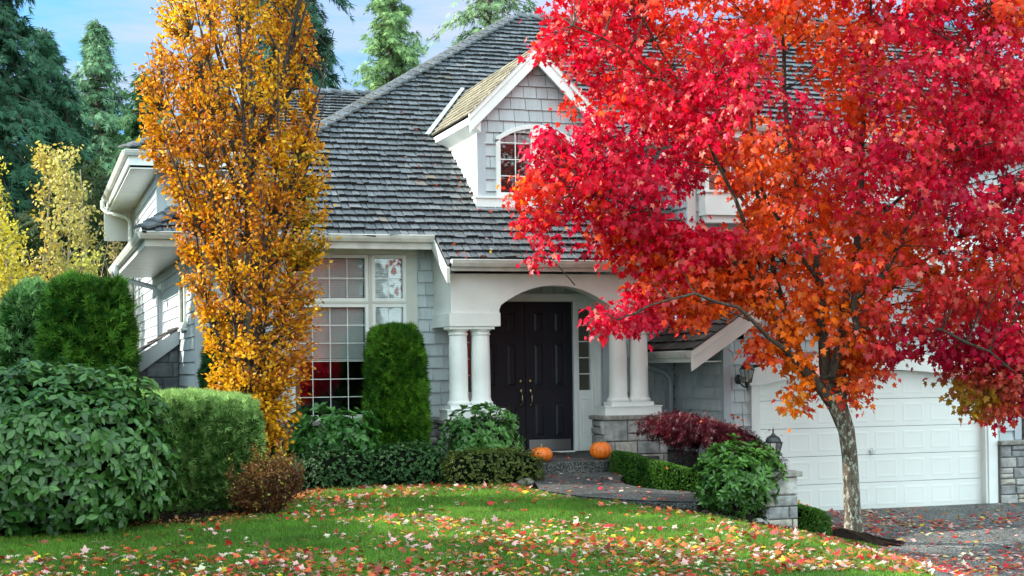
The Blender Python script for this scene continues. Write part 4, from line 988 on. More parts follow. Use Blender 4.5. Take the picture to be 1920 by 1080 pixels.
def rosettes(name, label, cat, c, r, e, n, leaf, k, dark, light, mat='gloss', droop=.0, tpl=LANCE, lump=.08, lsc=4, group=None, zmin=None, W=1., seed=1, gapf=.0, ncore=.72, nst=40, up=.5, depth=.3, stemz=None, flat=.35):
    base = (c[0], c[1], zmin if zmin is not None else c[2]-r[2]); E_ = empty(name, base, label, cat, group); g = np.random.default_rng(seed)
    P, N = sq(n, (0, 0, 0), r, e, g); ln = vnoise(P, lsc, seed); P = P*(1+lump*ln+.05*g.normal(size=n))[:, None]*(1-depth*g.random(n)**1.6)[:, None]+np.array(c)
    if zmin is not None: q = P[:, 2] > zmin+.04; P, N, ln = P[q], N[q], ln[q]
    if gapf: q = vnoise(P, lsc*1.7, seed+5) > -1+gapf; P, N, ln = P[q], N[q], ln[q]
    n = len(P); A = nrm(N+UP*up+g.normal(0, .25, (n, 3)))
    B = nrm(np.cross(A, g.normal(size=(n, 3)))); D = np.cross(A, B)
    Ps, Ts, Ns, Ss, Cs = [], [], [], [], []
    for i in range(k):
        a = 2*pi*i/k+g.random(n)*1.1; rad = B*np.cos(a)[:, None]+D*np.sin(a)[:, None]
        el = flat+.35*g.random(n)*(1 if i % 2 else -.3)
        T = rad+A*el[:, None]-UP*droop; Ps.append(P+A*(.02*g.random((n, 1)))); Ts.append(T); Ns.append(A+.35*g.normal(size=(n, 3))); Ss.append(leaf*(.6+.6*g.random(n)))
        Cs.append(mixc(dark, light, .4+.3*ln+.3*g.normal(size=n))*(.75+.5*g.random((n, 1))))
    P_, T_, N_, S_, C_ = map(np.concatenate, (Ps, Ts, Ns, Ss, Cs))
    leafmesh('foliage', tpl, P_, T_, N_, S_, C_, M[mat], E_, W=np.full(len(P_), W))
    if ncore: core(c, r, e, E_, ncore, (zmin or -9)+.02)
    idx = g.choice(n, min(nst, n), False); sz = stemz if stemz is not None else (zmin if zmin is not None else c[2]-r[2])
    stems(E_, (c[0], c[1], sz-.05), [tuple(P[i]) for i in idx], .016)
    return E_

G = gzf
# glossy viburnum in the left corner
rosettes('viburnum', 'huge rounded shrub with large dark glossy leaves in the left corner of the lawn', 'shrub', (.18, 17.75, 1.30), (1.36, 1.10, 1.0), 2.3, 3000, .130, 6,
         (.020, .075, .012), (.080, .185, .038), droop=.42, lump=.05, zmin=.50, W=1.15, seed=3, depth=.22, ncore=.80, up=.55, flat=.1)
# clipped conifer hedges behind it
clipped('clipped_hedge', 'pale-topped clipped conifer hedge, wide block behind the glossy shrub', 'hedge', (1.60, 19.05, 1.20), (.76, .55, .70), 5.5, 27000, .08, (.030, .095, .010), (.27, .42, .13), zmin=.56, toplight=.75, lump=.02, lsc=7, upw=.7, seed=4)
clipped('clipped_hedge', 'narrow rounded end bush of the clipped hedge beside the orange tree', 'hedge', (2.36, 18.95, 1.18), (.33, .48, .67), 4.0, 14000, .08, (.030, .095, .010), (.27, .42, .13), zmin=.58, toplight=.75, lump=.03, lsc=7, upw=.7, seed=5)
# tall arborvitae row beside the house
for (x, y, rx, rz, zt, lab, n, tp) in ((.88, 24.4, .68, 2., 3.60, 'front and widest of the tall sheared arborvitae by the house corner', 26000, .17), (.22, 26., .62, 2., 3.50, 'middle tall sheared arborvitae, half hidden behind the widest one', 14000, .10), (-.42, 27.7, .60, 1.9, 3.28, 'rear tall sheared arborvitae cut by the left edge of the photo', 12000, .12), (-.95, 29.4, .60, 1.8, 3.1, 'farthest arborvitae of the tall row, mostly outside the left edge', 5000, .12)):
    clipped('arborvitae', lab, 'hedge', (x, y, zt-rz), (rx, .62, rz), 6.5, int(n*.95), .13, (.010, .065, .006), (.14, .33, .035) if x > .5 else (.18, .36, .13), zmin=.5, lump=.045, lsc=4.5, taper=tp, group='tall arborvitae row', seed=int(y))
# columnar arborvitae in front of the window
clipped('columnar_arborvitae', 'narrow columnar arborvitae standing against the window wall', 'shrub', (5.13, 21.75, 1.66), (.375, .37, 1.12), 5.0, 21000, .088, (.009, .06, .004), (.13, .31, .022), zmin=.58, lump=.035, lsc=7, taper=.05, seed=9)
clipped('columnar_arborvitae', 'dark green arborvitae half hidden behind the orange tree', 'shrub', (2.86, 21.95, 1.75), (.50, .36, 1.27), 3.0, 15000, .065, (.010, .05, .012), (.05, .13, .04), zmin=.6, lump=.06, lsc=6, taper=.12, seed=10)
# rhododendrons
rosettes('rhododendron', 'open rhododendron with big bright green leaves under the window', 'shrub', (4.10, 21.3, 1.22), (.60, .42, .45), 2.2, 200, .145, 9, (.025, .10, .015), (.08, .24, .04), zmin=.62, W=1.05, seed=11, lump=.14, ncore=.0, nst=60, depth=.5, droop=.1)
rosettes('rhododendron', 'round rhododendron in front of the left porch columns', 'shrub', (6.18, 20.95, 1.22), (.56, .42, .41), 2.3, 330, .105, 9, (.03, .10, .018), (.10, .25, .05), zmin=.7, W=.95, seed=12, lump=.08, ncore=.0, nst=80, depth=.5, droop=.1)
rosettes('rhododendron', 'leggy rhododendron in front of the stone pillar', 'shrub', (8.44, 17.3, .76), (.53, .42, .48), 2.2, 470, .105, 9, (.024, .085, .010), (.095, .23, .032), zmin=.24, W=.9, seed=13, lump=.12, ncore=.45, nst=70, depth=.45, droop=.12)
# low ground-cover shrubs along the bed
for (c, r, n, dk, lt, lab, sd) in (
    ((3.98, 20.45, .80), (.56, .42, .36), 9000, (.010, .045, .010), (.05, .14, .035), 'low dark green mounded shrub at the left end of the window bed', 21),
    ((4.95, 20.45, .82), (.62, .42, .36), 9500, (.010, .045, .010), (.05, .14, .035), 'low dark green mounded shrub below the columnar arborvitae', 22)):
    rosettes('low_shrub', lab, 'shrub', c, r, 2.6, n//5, .034, 5, dk, lt, mat='leaf', tpl=SMALL, zmin=c[2]-.30, W=1.3, seed=sd, lump=.10, lsc=6, ncore=.82, nst=10, group='low shrubs in the window bed')
rosettes('low_hedge', 'low yellow-green clipped hedge left of the porch step', 'hedge', (6.10, 20.2, .80), (.74, .42, .27), 3.0, 2600, .030, 5, (.03, .06, .010), (.17, .20, .03), mat='leaf', tpl=SMALL, zmin=.56, W=1.3, seed=23, lump=.06, lsc=6, ncore=.84, nst=8)
# barberry
E_ = empty('barberry', (2.70, 18.15, G(2.7, 18.15)), 'rusty brown feathery barberry bush beside the orange tree', 'shrub')
g = np.random.default_rng(31); bz = G(2.7, 18.15); tips = []; Ps = []; Ts = []
m = MB()
for i in range(250):
    a = g.random()*2*pi; sp = g.random()**.6*.47; h = (.30+.48*g.random())*(1-sp*.5)+(.22 if g.random() < .12 else 0)+.12*cos(a-.6)*sp/.47
    tip = np.array([2.70+cos(a)*sp, 18.15+sin(a)*sp*.8, bz+h]); b0 = np.array([2.70+cos(a)*sp*.25, 18.15+sin(a)*.1, bz]); mid = (b0+tip)/2+np.array([cos(a)*.04, sin(a)*.04, .05])
    m.tube([b0, mid, tip], [.006, .004, .002], 4, False)
    for j in range(60):
        t = .15+.85*g.random()**.8; p = b0*(1-t)**2+2*mid*t*(1-t)+tip*t*t; Ps.append(p+g.normal(0, .02, 3)); Ts.append(nrm(tip-b0)*.6+g.normal(0, .7, 3))
m.build('stems', M['twig'], E_); Ps = np.array(Ps); Ts = np.array(Ts); n = len(Ps)
t = np.clip((Ps[:, 2]-bz-.35)/.5, 0, 1)*.6+.35*g.random(n)+(Ps[:, 0] < 2.6)*.1
C = mixc((.075, .022, .010), (.30, .14, .03), t); k = (g.random(n) < .05*(1+4*(Ps[:, 2] > bz+.62))) & (Ps[:, 0] < 2.95); C[k] = (.38, .40, .05)
leafmesh('foliage', SMALL, Ps, Ts, g.normal(size=(n, 3)), .022+.018*g.random(n), C, M['leaf'], E_, W=np.full(n, 1.3))

# clipped box hedge right of the porch, following the walk
def path_hedge(name, label, pts, w_, h_, n, size, dark, light, seed):
    g = np.random.default_rng(seed); pts = np.array(pts, float)
    u0_ = np.linspace(0, 1, len(pts)); q_ = np.linspace(0, 1, 22); pts = np.stack([np.interp(q_, u0_, pts[:, 0]), np.interp(q_, u0_, pts[:, 1])], 1)
    for _ in range(6): pts[1:-1] = (pts[:-2]+pts[1:-1]*2+pts[2:])/4
    zb = gz(pts[:, 0], pts[:, 1])
    E_ = empty(name, (pts[0, 0], pts[0, 1], zb[0]), label, 'hedge')
    d = np.diff(pts, axis=0); L_ = np.hypot(d[:, 0], d[:, 1]); cum = np.concatenate([[0], np.cumsum(L_)]); tot = cum[-1]
    s = g.random(n)*(tot+w_)-w_/2; sc_ = np.clip(s, 0, tot); i = np.clip(np.searchsorted(cum, sc_)-1, 0, len(L_)-1); f = (sc_-cum[i])/L_[i]
    ctr = pts[i]+d[i]*f[:, None]; dir_ = d[i]/L_[i][:, None]; nor = np.stack([-dir_[:, 1], dir_[:, 0]], 1); over = s-sc_
    th = g.random(n)*pi; q = 4.5; cx, sz = np.cos(th), np.sin(th); k = (np.abs(cx)**q+np.abs(sz)**q)**(-1/q); lat = cx*k*w_/2; up = sz*k*h_
    endf = np.sqrt(np.clip(1-(np.abs(over)/(w_/2))**3, 0, 1)); lat *= endf; fill = np.where(np.abs(over) > w_*.25, g.random(n)**.5, 1-.12*g.random(n)**2); lat *= fill; up *= fill
    xy = ctr+dir_*over[:, None]+nor*lat[:, None]; z = gz(xy[:, 0], xy[:, 1])+.02+up
    P = np.stack([xy[:, 0], xy[:, 1], z], 1); ln = vnoise(P, 7, seed)
    N = nrm(np.stack([nor[:, 0]*cx+dir_[:, 0]*over/w_, nor[:, 1]*cx+dir_[:, 1]*over/w_, sz+.05], 1)); P += N*(.025*ln)[:, None]
    T = N+UP*.4+g.normal(0, .6, (n, 3)); C = mixc(dark, light, .4+.25*ln+.25*g.normal(size=n)+.25*(sz > .8))*(.7+.6*g.random((n, 1)))
    leafmesh('foliage', SMALL, P, T, g.normal(size=(n, 3))+N, size*(.7+.6*g.random(n)), C, M['leaf'], E_, W=np.full(n, 1.4))
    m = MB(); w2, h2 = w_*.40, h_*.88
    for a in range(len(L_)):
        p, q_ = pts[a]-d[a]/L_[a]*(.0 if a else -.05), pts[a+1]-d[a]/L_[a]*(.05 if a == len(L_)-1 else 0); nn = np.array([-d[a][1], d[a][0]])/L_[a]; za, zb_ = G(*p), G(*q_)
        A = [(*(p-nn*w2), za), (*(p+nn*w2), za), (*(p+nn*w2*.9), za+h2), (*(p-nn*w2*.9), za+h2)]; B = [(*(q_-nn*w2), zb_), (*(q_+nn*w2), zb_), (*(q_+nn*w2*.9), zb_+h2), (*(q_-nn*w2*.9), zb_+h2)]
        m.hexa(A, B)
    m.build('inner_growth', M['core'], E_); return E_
path_hedge('box_hedge', 'long low dark green box hedge curving along the walkway right of the pumpkins', [(8.25, 20.55), (8.28, 20.0), (8.55, 19.35), (9.1, 18.95), (9.7, 18.9)], .44, .42, 32000, .026, (.012, .06, .006), (.09, .21, .02), 41)
path_hedge('box_hedge', 'small square box hedge between the stone pillar and the maple trunk', [(9.62, 17.70), (9.62, 18.2)], .56, .33, 11000, .024, (.012, .06, .006), (.09, .21, .02), 42)

# weeping laceleaf maple
E_ = empty('laceleaf_maple', (9.55, 19.9, G(9.55, 19.9)), 'low weeping laceleaf maple with dark burgundy umbrella crown beside the garage wall', 'tree')
g = np.random.default_rng(51); cx, cy, zt = 9.34, 19.9, 1.41; n = 15000; Ps, Ts = [], []
m = MB(); bz = G(9.55, 19.9); m.tube([(9.52, 19.9, bz-.1), (9.50, 19.9, bz+.35), (9.56, 19.92, bz+.7), (9.50, 19.9, 1.30)], [.045, .04, .035, .03], 8, False)
for i in range(130):
    a = g.random()*2*pi; R_ = (.55+.5*g.random()); ex, ey = cx+cos(a)*R_*1.05, cy+sin(a)*R_*.75; lean = -.19*(ex-cx)
    top = zt-.05*g.random()+lean*.8; p0 = np.array([9.5, 19.9, 1.25]); p1 = np.array([(cx+ex)/2, (cy+ey)/2, top+.10]); p2 = np.array([ex, ey, top-.28-.14*g.random()+lean])
    c = [tuple(p0*(1-t)**2+2*p1*t*(1-t)+p2*t*t) for t in (0, .3, .6, .85, 1)]; m.tube(c, [.014, .01, .006, .004, .002], 4, False)
    k = 110; t = .30+.75*g.random(k)**.75; P = p0*(1-t[:, None])**2+2*p1*t[:, None]*(1-t[:, None])+p2*(t**2)[:, None]; P += g.normal(0, .035, (k, 3)); Ps.append(P)
    Ts.append(np.stack([cos(a)*.5+g.normal(0, .4, k), sin(a)*.5+g.normal(0, .4, k), -.75+g.normal(0, .25, k)], 1))
m.build('trunk', M['twig'], E_, True); P = np.concatenate(Ps); T = np.concatenate(Ts); n = len(P)
C = mixc((.035, .004, .008), (.17, .012, .026), .3+.3*vnoise(P, 6, 2)+.3*g.random(n))*(.7+.6*g.random((n, 1)))
leafmesh('crown', LACE, P, T, g.normal(size=(n, 3))+UP*.4, .052+.035*g.random(n), C, M['leaf'], E_)

# ------------------------------------------------------------------ helpers for the big trees
def inpoly(pts, poly):
    x, y = pts[:, 0], pts[:, 1]; ins = np.zeros(len(pts), bool); n = len(poly)
    for i in range(n):
        (x0, y0), (x1, y1) = poly[i], poly[(i+1) % n]
        c = (y0 <= y) != (y1 <= y); xi = x0+(x1-x0)*(y-y0)/((y1-y0) if y1 != y0 else 1e-9); ins ^= c & (x < xi)
    return ins
def edgedist(pts, poly):
    d = np.full(len(pts), 1e9); n = len(poly)
    for i in range(n):
        a = np.array(poly[i], float); b = np.array(poly[(i+1) % n], float); ab = b-a; t = np.clip(((pts-a)@ab)/(ab@ab), 0, 1)
        d = np.minimum(d, np.linalg.norm(pts-(a+t[:, None]*ab), axis=1))
    return d
YAW = radians(17.65); UV = np.array([cos(YAW), -sin(YAW), 0]); WV = np.array([sin(YAW), cos(YAW), 0])   # across / away

# ------------------------------------------------------------------ the red maple
MB0 = np.array([10.45, 18.0, -.10]); SC = 141.
def mp(x, y, w=0.):       # sketch units of the tree's elevation (141 per metre) -> world
    return MB0+UV*((x-1597)/SC)+UP*((1003-y)/SC)+WV*w
RM = empty('red_maple', tuple(MB0), 'big red and orange maple with lichen-spotted trunk beside the driveway', 'tree')
mulch = MB(); n, k = 12, 40; vs = []
for i in range(n+1):
    for j in range(k):
        rr = .62*i/n*(1+.15*sin(j*3.)); a = 2*pi*j/k; x, y = 10.42+rr*cos(a)*1.15, 17.98+rr*sin(a)*.9; vs.append((x, y, gzf(x, y)+.03+.13*math.exp(-(rr/.33)**2)+.012*sin(j*5+i*3)-.06*(i == n)))
mulch.add(vs, [(i*k+j, i*k+(j+1) % k, (i+1)*k+(j+1) % k, (i+1)*k+j) for i in range(n) for j in range(k)]); o = mulch.build('mulch_mound', M['soil'], None, True); tag(o, kind='structure')
trunk = MB()
tp = [(1600, 1018, 26), (1599, 1000, 22), (1597, 960, 18.5), (1595, 900, 17.5), (1593, 850, 17), (1588, 805, 18), (1578, 775, 20), (1570, 752, 22), (1566, 735, 20)]
trunk.tube([mp(x, y) for x, y, r in tp], [r*.86/SC for x, y, r in tp], 20)
trunk.build('trunk', M['bark'], RM, True); trunk = MB()
limbs = [
 [(1570, 765, 14, 0), (1530, 712, 12, -.1), (1500, 686, 10, -.2), (1480, 664, 8, -.25), (1458, 615, 6.5, -.3), (1440, 560, 5.5, -.35), (1390, 500, 4.5, -.4), (1300, 440, 3.4, -.4), (1200, 390, 2.5, -.4), (1100, 350, 1.6, -.4)],
 [(1562, 750, 15, 0), (1552, 680, 13, .1), (1546, 600, 11.5, .1), (1545, 520, 9.5, .15), (1530, 420, 8, .2), (1503, 290, 6.5, .3), (1490, 150, 5, .35), (1484, 0, 3.5, .4), (1480, -110, 2, .4)],
 [(1576, 745, 16, 0), (1585, 690, 14, .25), (1588, 640, 11, .3), (1600, 560, 9.5, .4), (1628, 470, 8, .5), (1640, 350, 6.5, .5), (1652, 190, 5, .6), (1668, 20, 3.5, .6), (1675, -100, 2, .6)],
 [(1560, 700, 11, -.05), (1572, 650, 9.5, -.3), (1598, 618, 8.5, -.45), (1590, 560, 7, -.5), (1640, 520, 6, -.6), (1690, 420, 5, -.7), (1740, 300, 4, -.8), (1800, 180, 3, -.8), (1850, 60, 2, -.8)],
 [(1574, 730, 9, .1), (1615, 650, 6.5, .4), (1670, 570, 5, .7), (1750, 490, 4, .9), (1850, 430, 3, 1.1), (1960, 360, 2, 1.2), (2060, 300, 1.4, 1.2)],
 [(1540, 715, 10, .1), (1510, 650, 8, .4), (1488, 560, 7, .6), (1468, 450, 6, .7), (1440, 300, 5, .8), (1432, 150, 4, .8), (1435, 0, 2.5, .8)],
 [(1440, 570, 5.5, -.35), (1420, 470, 5, -.2), (1385, 370, 4.2, -.1), (1330, 240, 3.4, 0), (1270, 120, 2.6, 0), (1215, 20, 1.8, 0)],
 [(1480, 664, 6, -.25), (1430, 630, 4.4, -.6), (1370, 575, 3.6, -.9), (1290, 550, 2.8, -1.0), (1210, 570, 2, -1.1), (1150, 595, 1.3, -1.1)],
 [(1598, 618, 5, -.35), (1660, 610, 3.6, -.6), (1740, 620, 3, -.8), (1820, 660, 2.2, -.9), (1880, 710, 1.4, -.9)],
 [(1545, 520, 5, .15), (1480, 440, 4.4, -.2), (1400, 300, 3.6, -.5), (1290, 200, 2.8, -.7), (1180, 110, 2, -.8), (1080, 60, 1.4, -.8)],
 [(1628, 470, 5, .5), (1700, 380, 4.2, .9), (1800, 300, 3.4, 1.2), (1920, 260, 2.6, 1.3), (2020, 230, 1.6, 1.3)],
 [(1586, 700, 8, .2), (1560, 620, 6.5, .8), (1520, 500, 5.5, 1.1), (1450, 380, 4.5, 1.4), (1380, 260, 3.2, 1.5), (1340, 140, 2, 1.5)],
 [(1590, 600, 7, .4), (1680, 500, 5.5, 1.1), (1760, 420, 4.2, 1.5), (1830, 300, 3, 1.7), (1880, 180, 2, 1.7)]]
nodes = []
for li in limbs:
    pts = []; rs = []
    for a in range(len(li)-1):
        for t in (0, .5):
            x, y, r, w_ = [li[a][q]*(1-t)+li[a+1][q]*t for q in range(4)]
            if t: x += RD.uniform(-5, 5); y += RD.uniform(-5, 5)
            pts.append(mp(x, y, w_)); rs.append(r*.88/SC)
    x, y, r, w_ = li[-1]; pts.append(mp(x, y, w_)); rs.append(r/SC)
    trunk.tube(pts, rs, 9, False); nodes += [(p, r) for p, r in zip(pts[3:], rs[3:])]
trunk.build('limbs', M['barkup'], RM, True)
CP = [(1040, -120), (1048, 0), (1003, 40), (985, 62), (1010, 100), (1062, 135), (1060, 190), (1022, 225), (975, 280), (950, 340), (955, 400), (975, 440), (990, 492), (1012, 500), (1060, 462), (1120, 480), (1185, 500), (1180, 545), (1105, 575), (1095, 612), (1128, 632), (1180, 632), (1225, 615), (1262, 630), (1330, 600), (1395, 570), (1418, 600), (1375, 640), (1362, 690), (1385, 712), (1440, 672), (1478, 690), (1462, 740), (1475, 790), (1500, 796), (1535, 742), (1560, 770), (1600, 776), (1655, 742), (1672, 690), (1720, 672), (1760, 690), (1758, 740), (1800, 778), (1870, 800), (1925, 775), (2010, 760), (2100, 640), (2160, 450), (2140, 200), (2060, -20), (1900, -200), (1500, -260), (1200, -220)]
HOLES = [(1502, 120, 38), (1530, 178, 26), (1320, 388, 36), (1395, 400, 20), (1268, 395, 24), (1500, 60, 18), (1475, 560, 16), (1810, 455, 14), (1230, 60, 14), (1700, 115, 14), (1390, 65, 15), (1820, 105, 16), (1460, 305, 12), (1350, 320, 13), (1610, 440, 14), (1560, 300, 12), (1440, 235, 16), (1080, 200, 16), (1335, 160, 10), (1250, 150, 10), (1250, 325, 10), (1700, 560, 16), (1780, 620, 12), (1430, 500, 14), (1540, 440, 12)]
g = np.random.default_rng(77); CPm = [(x/SC, y/SC) for x, y in CP]
cand = np.stack([g.uniform(940, 2170, 30000), g.uniform(-260, 805, 30000)], 1); cand = cand[inpoly(cand, CP)]
ed = edgedist(cand/SC, CPm); th = np.minimum(1.9, .22+.85*ed); wv = g.uniform(-1, 1, len(cand)); wv = np.sign(wv)*np.abs(wv)**.75*th
hk = np.ones(len(cand), bool)
for (x, y, r) in HOLES: hk &= np.hypot(cand[:, 0]-x, cand[:, 1]-y) > r*1.15+14
# fewer clusters low inside the fork
hk &= ~((np.hypot((cand[:, 0]-1560)/1.0, cand[:, 1]-690) < 60) & (g.random(len(cand)) < .7))
hk &= ed > .09
cand, wv, ed = cand[hk], wv[hk], ed[hk]
# the drooping lower skirts are filled first, so they stay dense
skirt = ((cand[:, 0] > 1120) & (cand[:, 0] < 1430) & (cand[:, 1] > 410) & (cand[:, 1] < 630)) | ((cand[:, 0] > 1740) & (cand[:, 1] > 620)) | ((cand[:, 0] > 1600) & (cand[:, 0] < 1700) & (cand[:, 1] > 650))
o_ = np.argsort(~skirt, kind='stable'); cand, wv, ed = cand[o_], wv[o_], ed[o_]
sel = []; cell = {}
for i in range(len(cand)):
    p = (cand[i, 0]/SC, cand[i, 1]/SC, wv[i]); key = tuple(int(floor(q/.26)) for q in p); okk = True
    for dx in (-1, 0, 1):
        for dy in (-1, 0, 1):
            for dz in (-1, 0, 1):
                for q in cell.get((key[0]+dx, key[1]+dy, key[2]+dz), ()):
                    if (p[0]-q[0])**2+(p[1]-q[1])**2+(p[2]-q[2])**2 < .235**2: okk = False
    if okk: cell.setdefault(key, []).append(p); sel.append(i)
    if len(sel) >= 1400: break
cand, wv, ed = cand[sel], wv[sel], ed[sel]
cw = MB0+UV*((cand[:, 0]-1597)/SC)[:, None]+UP*((1003-cand[:, 1])/SC)[:, None]+WV*wv[:, None]
NP = np.array([p for p, r in nodes]); tw = MB(); twd = []
for c in cw:
    d = NP-c; cost = np.linalg.norm(d, axis=1)+.8*np.maximum(0, d[:, 2]); b = NP[int(cost.argmin())]; v = c-b; L_ = np.linalg.norm(v)
    if L_ > .85: b = c-v*(.85/L_); L_ = .85
    mid = (b+c)/2+np.array([0, 0, .10*L_])+g.normal(0, .04*L_, 3)
    tw.tube([b, mid, c], [min(.016, .005+.006*L_), .005, .0025], 4, False); twd.append(nrm(c-mid))
tw.build('branches', M['twig'], RM, True)
twd = np.array(twd)
nl = 46; K = len(cw)
ci = np.repeat(np.arange(K), nl); n = len(ci)
off = g.normal(0, 1, (n, 3))*np.array([.105, .105, .085]); P = cw[ci]-twd[ci]*(g.random((n, 1))*.22)+off; P[:, 2] -= .05*g.random(n)
T = nrm(off)*.55+np.array([0, 0, -.8])+g.normal(0, .38, (n, 3)); Nn = nrm(off)*.5-WV*.35+UP*.25+g.normal(0, .5, (n, 3))
# colour fields across the crown
px_ = (P-MB0)@UV*SC+1597; py_ = 1003-(P-MB0)[:, 2]*SC; pw = (P-MB0)@WV
red = np.array(lin(238, 22, 40)); crim = np.array(lin(214, 12, 68)); mag = np.array(lin(128, 5, 50)); orr = np.array(lin(246, 108, 20)); ora = np.array(lin(244, 158, 24)); oli = np.array(lin(165, 148, 34)); pale = np.array(lin(250, 140, 120))
def bl(x, y, sx, sy=None): sy = sy or sx; return np.exp(-((px_-x)/sx)**2-((py_-y)/sy)**2)
cn = 1.3*vnoise(cw, 2.1, 3)[ci]+.8*vnoise(cw, 4.6, 6)[ci]; c2 = vnoise(cw, 2.6, 15)[ci]
front = np.clip(.5-pw*.75+.0, 0, 1)
wO = .30+1.35*bl(1560, 600, 190, 150)+.9*bl(1480, 60, 150, 130)+.7*bl(1700, 520, 260, 120)+1.0*bl(1420, 330, 80, 120)+.8*bl(1290, 560, 110, 60)+.3*bl(1010, 440, 50, 60)+.4*bl(1650, 280, 160, 140)+.4*(1-front)*(px_ > 1330)+.5*bl(1100, 190, 60, 60)
wC = .42+.9*bl(1250, 330, 180, 170)+1.2*front*bl(1620, 330, 330, 230)+1.3*front*bl(1700, 610, 140, 130)+.9*bl(1850, 240, 170, 200)+1.0*front*bl(1850, 650, 150, 110)+.7*bl(1150, 390, 120, 80)
wR = .75+.7*bl(1100, 100, 180, 150)+.5*bl(1150, 590, 70, 60)+.5*bl(1400, 130, 100)
wA = .22+.9*bl(1560, 640, 130, 120)+.8*bl(1740, 560, 140, 70)+1.1*bl(1860, 760, 150, 40)+.6*bl(1490, 60, 60)+.5*bl(1480, 760, 50, 60)+.35*bl(1290, 590, 70, 40)
wV = -.35+2.2*bl(1800, 740, 120, 60)+1.3*bl(1490, 760, 60, 60)+.45*bl(1490, 370, 50, 50)+.5*bl(1570, 590, 60, 90)
Wt = np.stack([wR-.25*cn, wC+.55*cn, wO-.45*cn+.25*c2, wA-.45*cn+.3*c2, wV+.2*c2+.0*cn, -.15+.75*wC*np.maximum(cn, 0)], 1)+.13*g.normal(size=(n, 6))+.10*g.normal(size=(K, 6))[ci]
pick = Wt.argmax(1); pal = np.stack([red, crim, orr, ora, oli, mag]); C = pal[pick]
C = C*(1-.25)+.25*pal[np.argsort(Wt, 1)[:, -2]]; C = C*(.60+.60*g.random((n, 1))); k = g.random(n) < .05; C[k] = pale*(.6+.5*g.random((k.sum(), 1)))
S = .052+.064*g.random(n)**1.3
leafmesh('crown', MAPLE, P, T, Nn, S, C, M['leafred'], RM)

# ------------------------------------------------------------------ the orange columnar tree
OB = np.array([2.80, 19.45, G(2.8, 19.45)]); SO = 146.
def op(x, y, w=0.): return OB+UV*((x-482)/SO)+UP*((925-y)/SO)+WV*w
OT = empty('columnar_tree', tuple(OB), 'tall narrow upright tree with golden orange autumn leaves in front of the house', 'tree')
ob = MB(); mt = [(482, 940, 15), (481, 900, 12), (474, 840, 10.5), (468, 760, 10), (464, 660, 9.5), (464, 560, 8.5), (466, 450, 7.5), (470, 330, 6.5), (474, 200, 5.2), (470, 60, 4), (466, -80, 3), (462, -190, 1.5)]
ob.tube([op(x, y, .02*sin(y*.02)) for x, y, r in mt], [r/SO for x, y, r in mt], 12, False)
ob.build('trunk', M['bark2'], OT, True); ob = MB()
g = np.random.default_rng(88)
OP = [(302, -190), (292, -60), (290, 60), (258, 150), (262, 250), (292, 320), (322, 390), (336, 450), (338, 520), (372, 590), (385, 660), (380, 735), (430, 770), (455, 815), (475, 885), (525, 885), (548, 820), (560, 770), (588, 690), (588, 640), (602, 560), (612, 480), (626, 390), (618, 290), (598, 200), (592, 90), (578, -20), (560, -190)]
stems_ = []
for i in range(34):
    y0 = 780-600*(i/34)**1.0+g.uniform(-15, 15); xm = np.interp(y0, [m_[1] for m_ in mt[::-1]], [m_[0] for m_ in mt[::-1]])
    a = g.random()*2*pi; reach = 150+20*g.random(); H_ = (230+380*g.random())
    ex, ey, ew = xm+cos(a)*reach, y0-H_, sin(a)*reach/SO*.85
    if y0 > 600: ex = xm+cos(a)*95
    p0, p1, p2 = (xm, y0, 0), (xm+cos(a)*reach*.55, y0-H_*.30, ew*.55), (ex, ey, ew)
    cpt = []
    for t in np.linspace(0, 1, 8): cpt.append([p0[k]*(1-t)**2+2*p1[k]*t*(1-t)+p2[k]*t*t for k in range(3)])
    ob.tube([op(*c) for c in cpt], [(4.2*(1-t)+.8)/SO for t in np.linspace(0, 1, 8)], 6, False)
    stems_ += [c for c in cpt[1:]]
stems_ += [[x, y, 0] for x, y, r in mt[3:]]+[[(x+mt[i+4][0])/2, (y+mt[i+4][1])/2, 0] for i, (x, y, r) in enumerate(mt[3:-1])]
ST = np.array(stems_)
cand = np.stack([g.uniform(250, 630, 14000), g.uniform(-190, 860, 14000)], 1); cand = cand[inpoly(cand, OP)]
ed = edgedist(cand/SO, [(x/SO, y/SO) for x, y in OP]); th = np.minimum(1.05, .10+1.0*ed); wv = g.uniform(-1, 1, len(cand)); wv = np.sign(wv)*np.abs(wv)**.7*th
keep = (ed > .0)
cand, wv = cand[keep][:2150], wv[keep][:2150]
Ps, Ts, Cs0 = [], [], []
for i in range(len(cand)):
    e = np.array([cand[i, 0], cand[i, 1], wv[i]]); d = ST-e; cost = np.hypot(d[:, 0], d[:, 1]-60)/SO+np.abs(d[:, 2])+(d[:, 1] < 0)*.6; b = ST[int(cost.argmin())]
    A, B = op(*b), op(*e); v = B-A; L_ = np.linalg.norm(v)
    if L_ > 1.1: A = B-v/L_*1.1
    mid = (A+B)/2+nrm(np.array([v[0], v[1], 0])+1e-6)*.05*L_
    ob.tube([A, mid, B], [.006, .004, .002], 4, False)
    k = int(14+8*g.random()); t = (.35+.65*g.random(k))[:, None]; P = A*(1-t)**2+2*mid*t*(1-t)+B*t*t+g.normal(0, .035, (k, 3)); Ps.append(P)
    Ts.append(nrm(v)*.6+g.normal(0, .55, (k, 3))-np.array([0, 0, .25]))
ob.build('branches', M['twig'], OT, True)
P = np.concatenate(Ps); T = np.concatenate(Ts); n = len(P)
px_ = (P-OB)@UV*SO+482; py_ = 925-(P-OB)[:, 2]*SO; pw = (P-OB)@WV
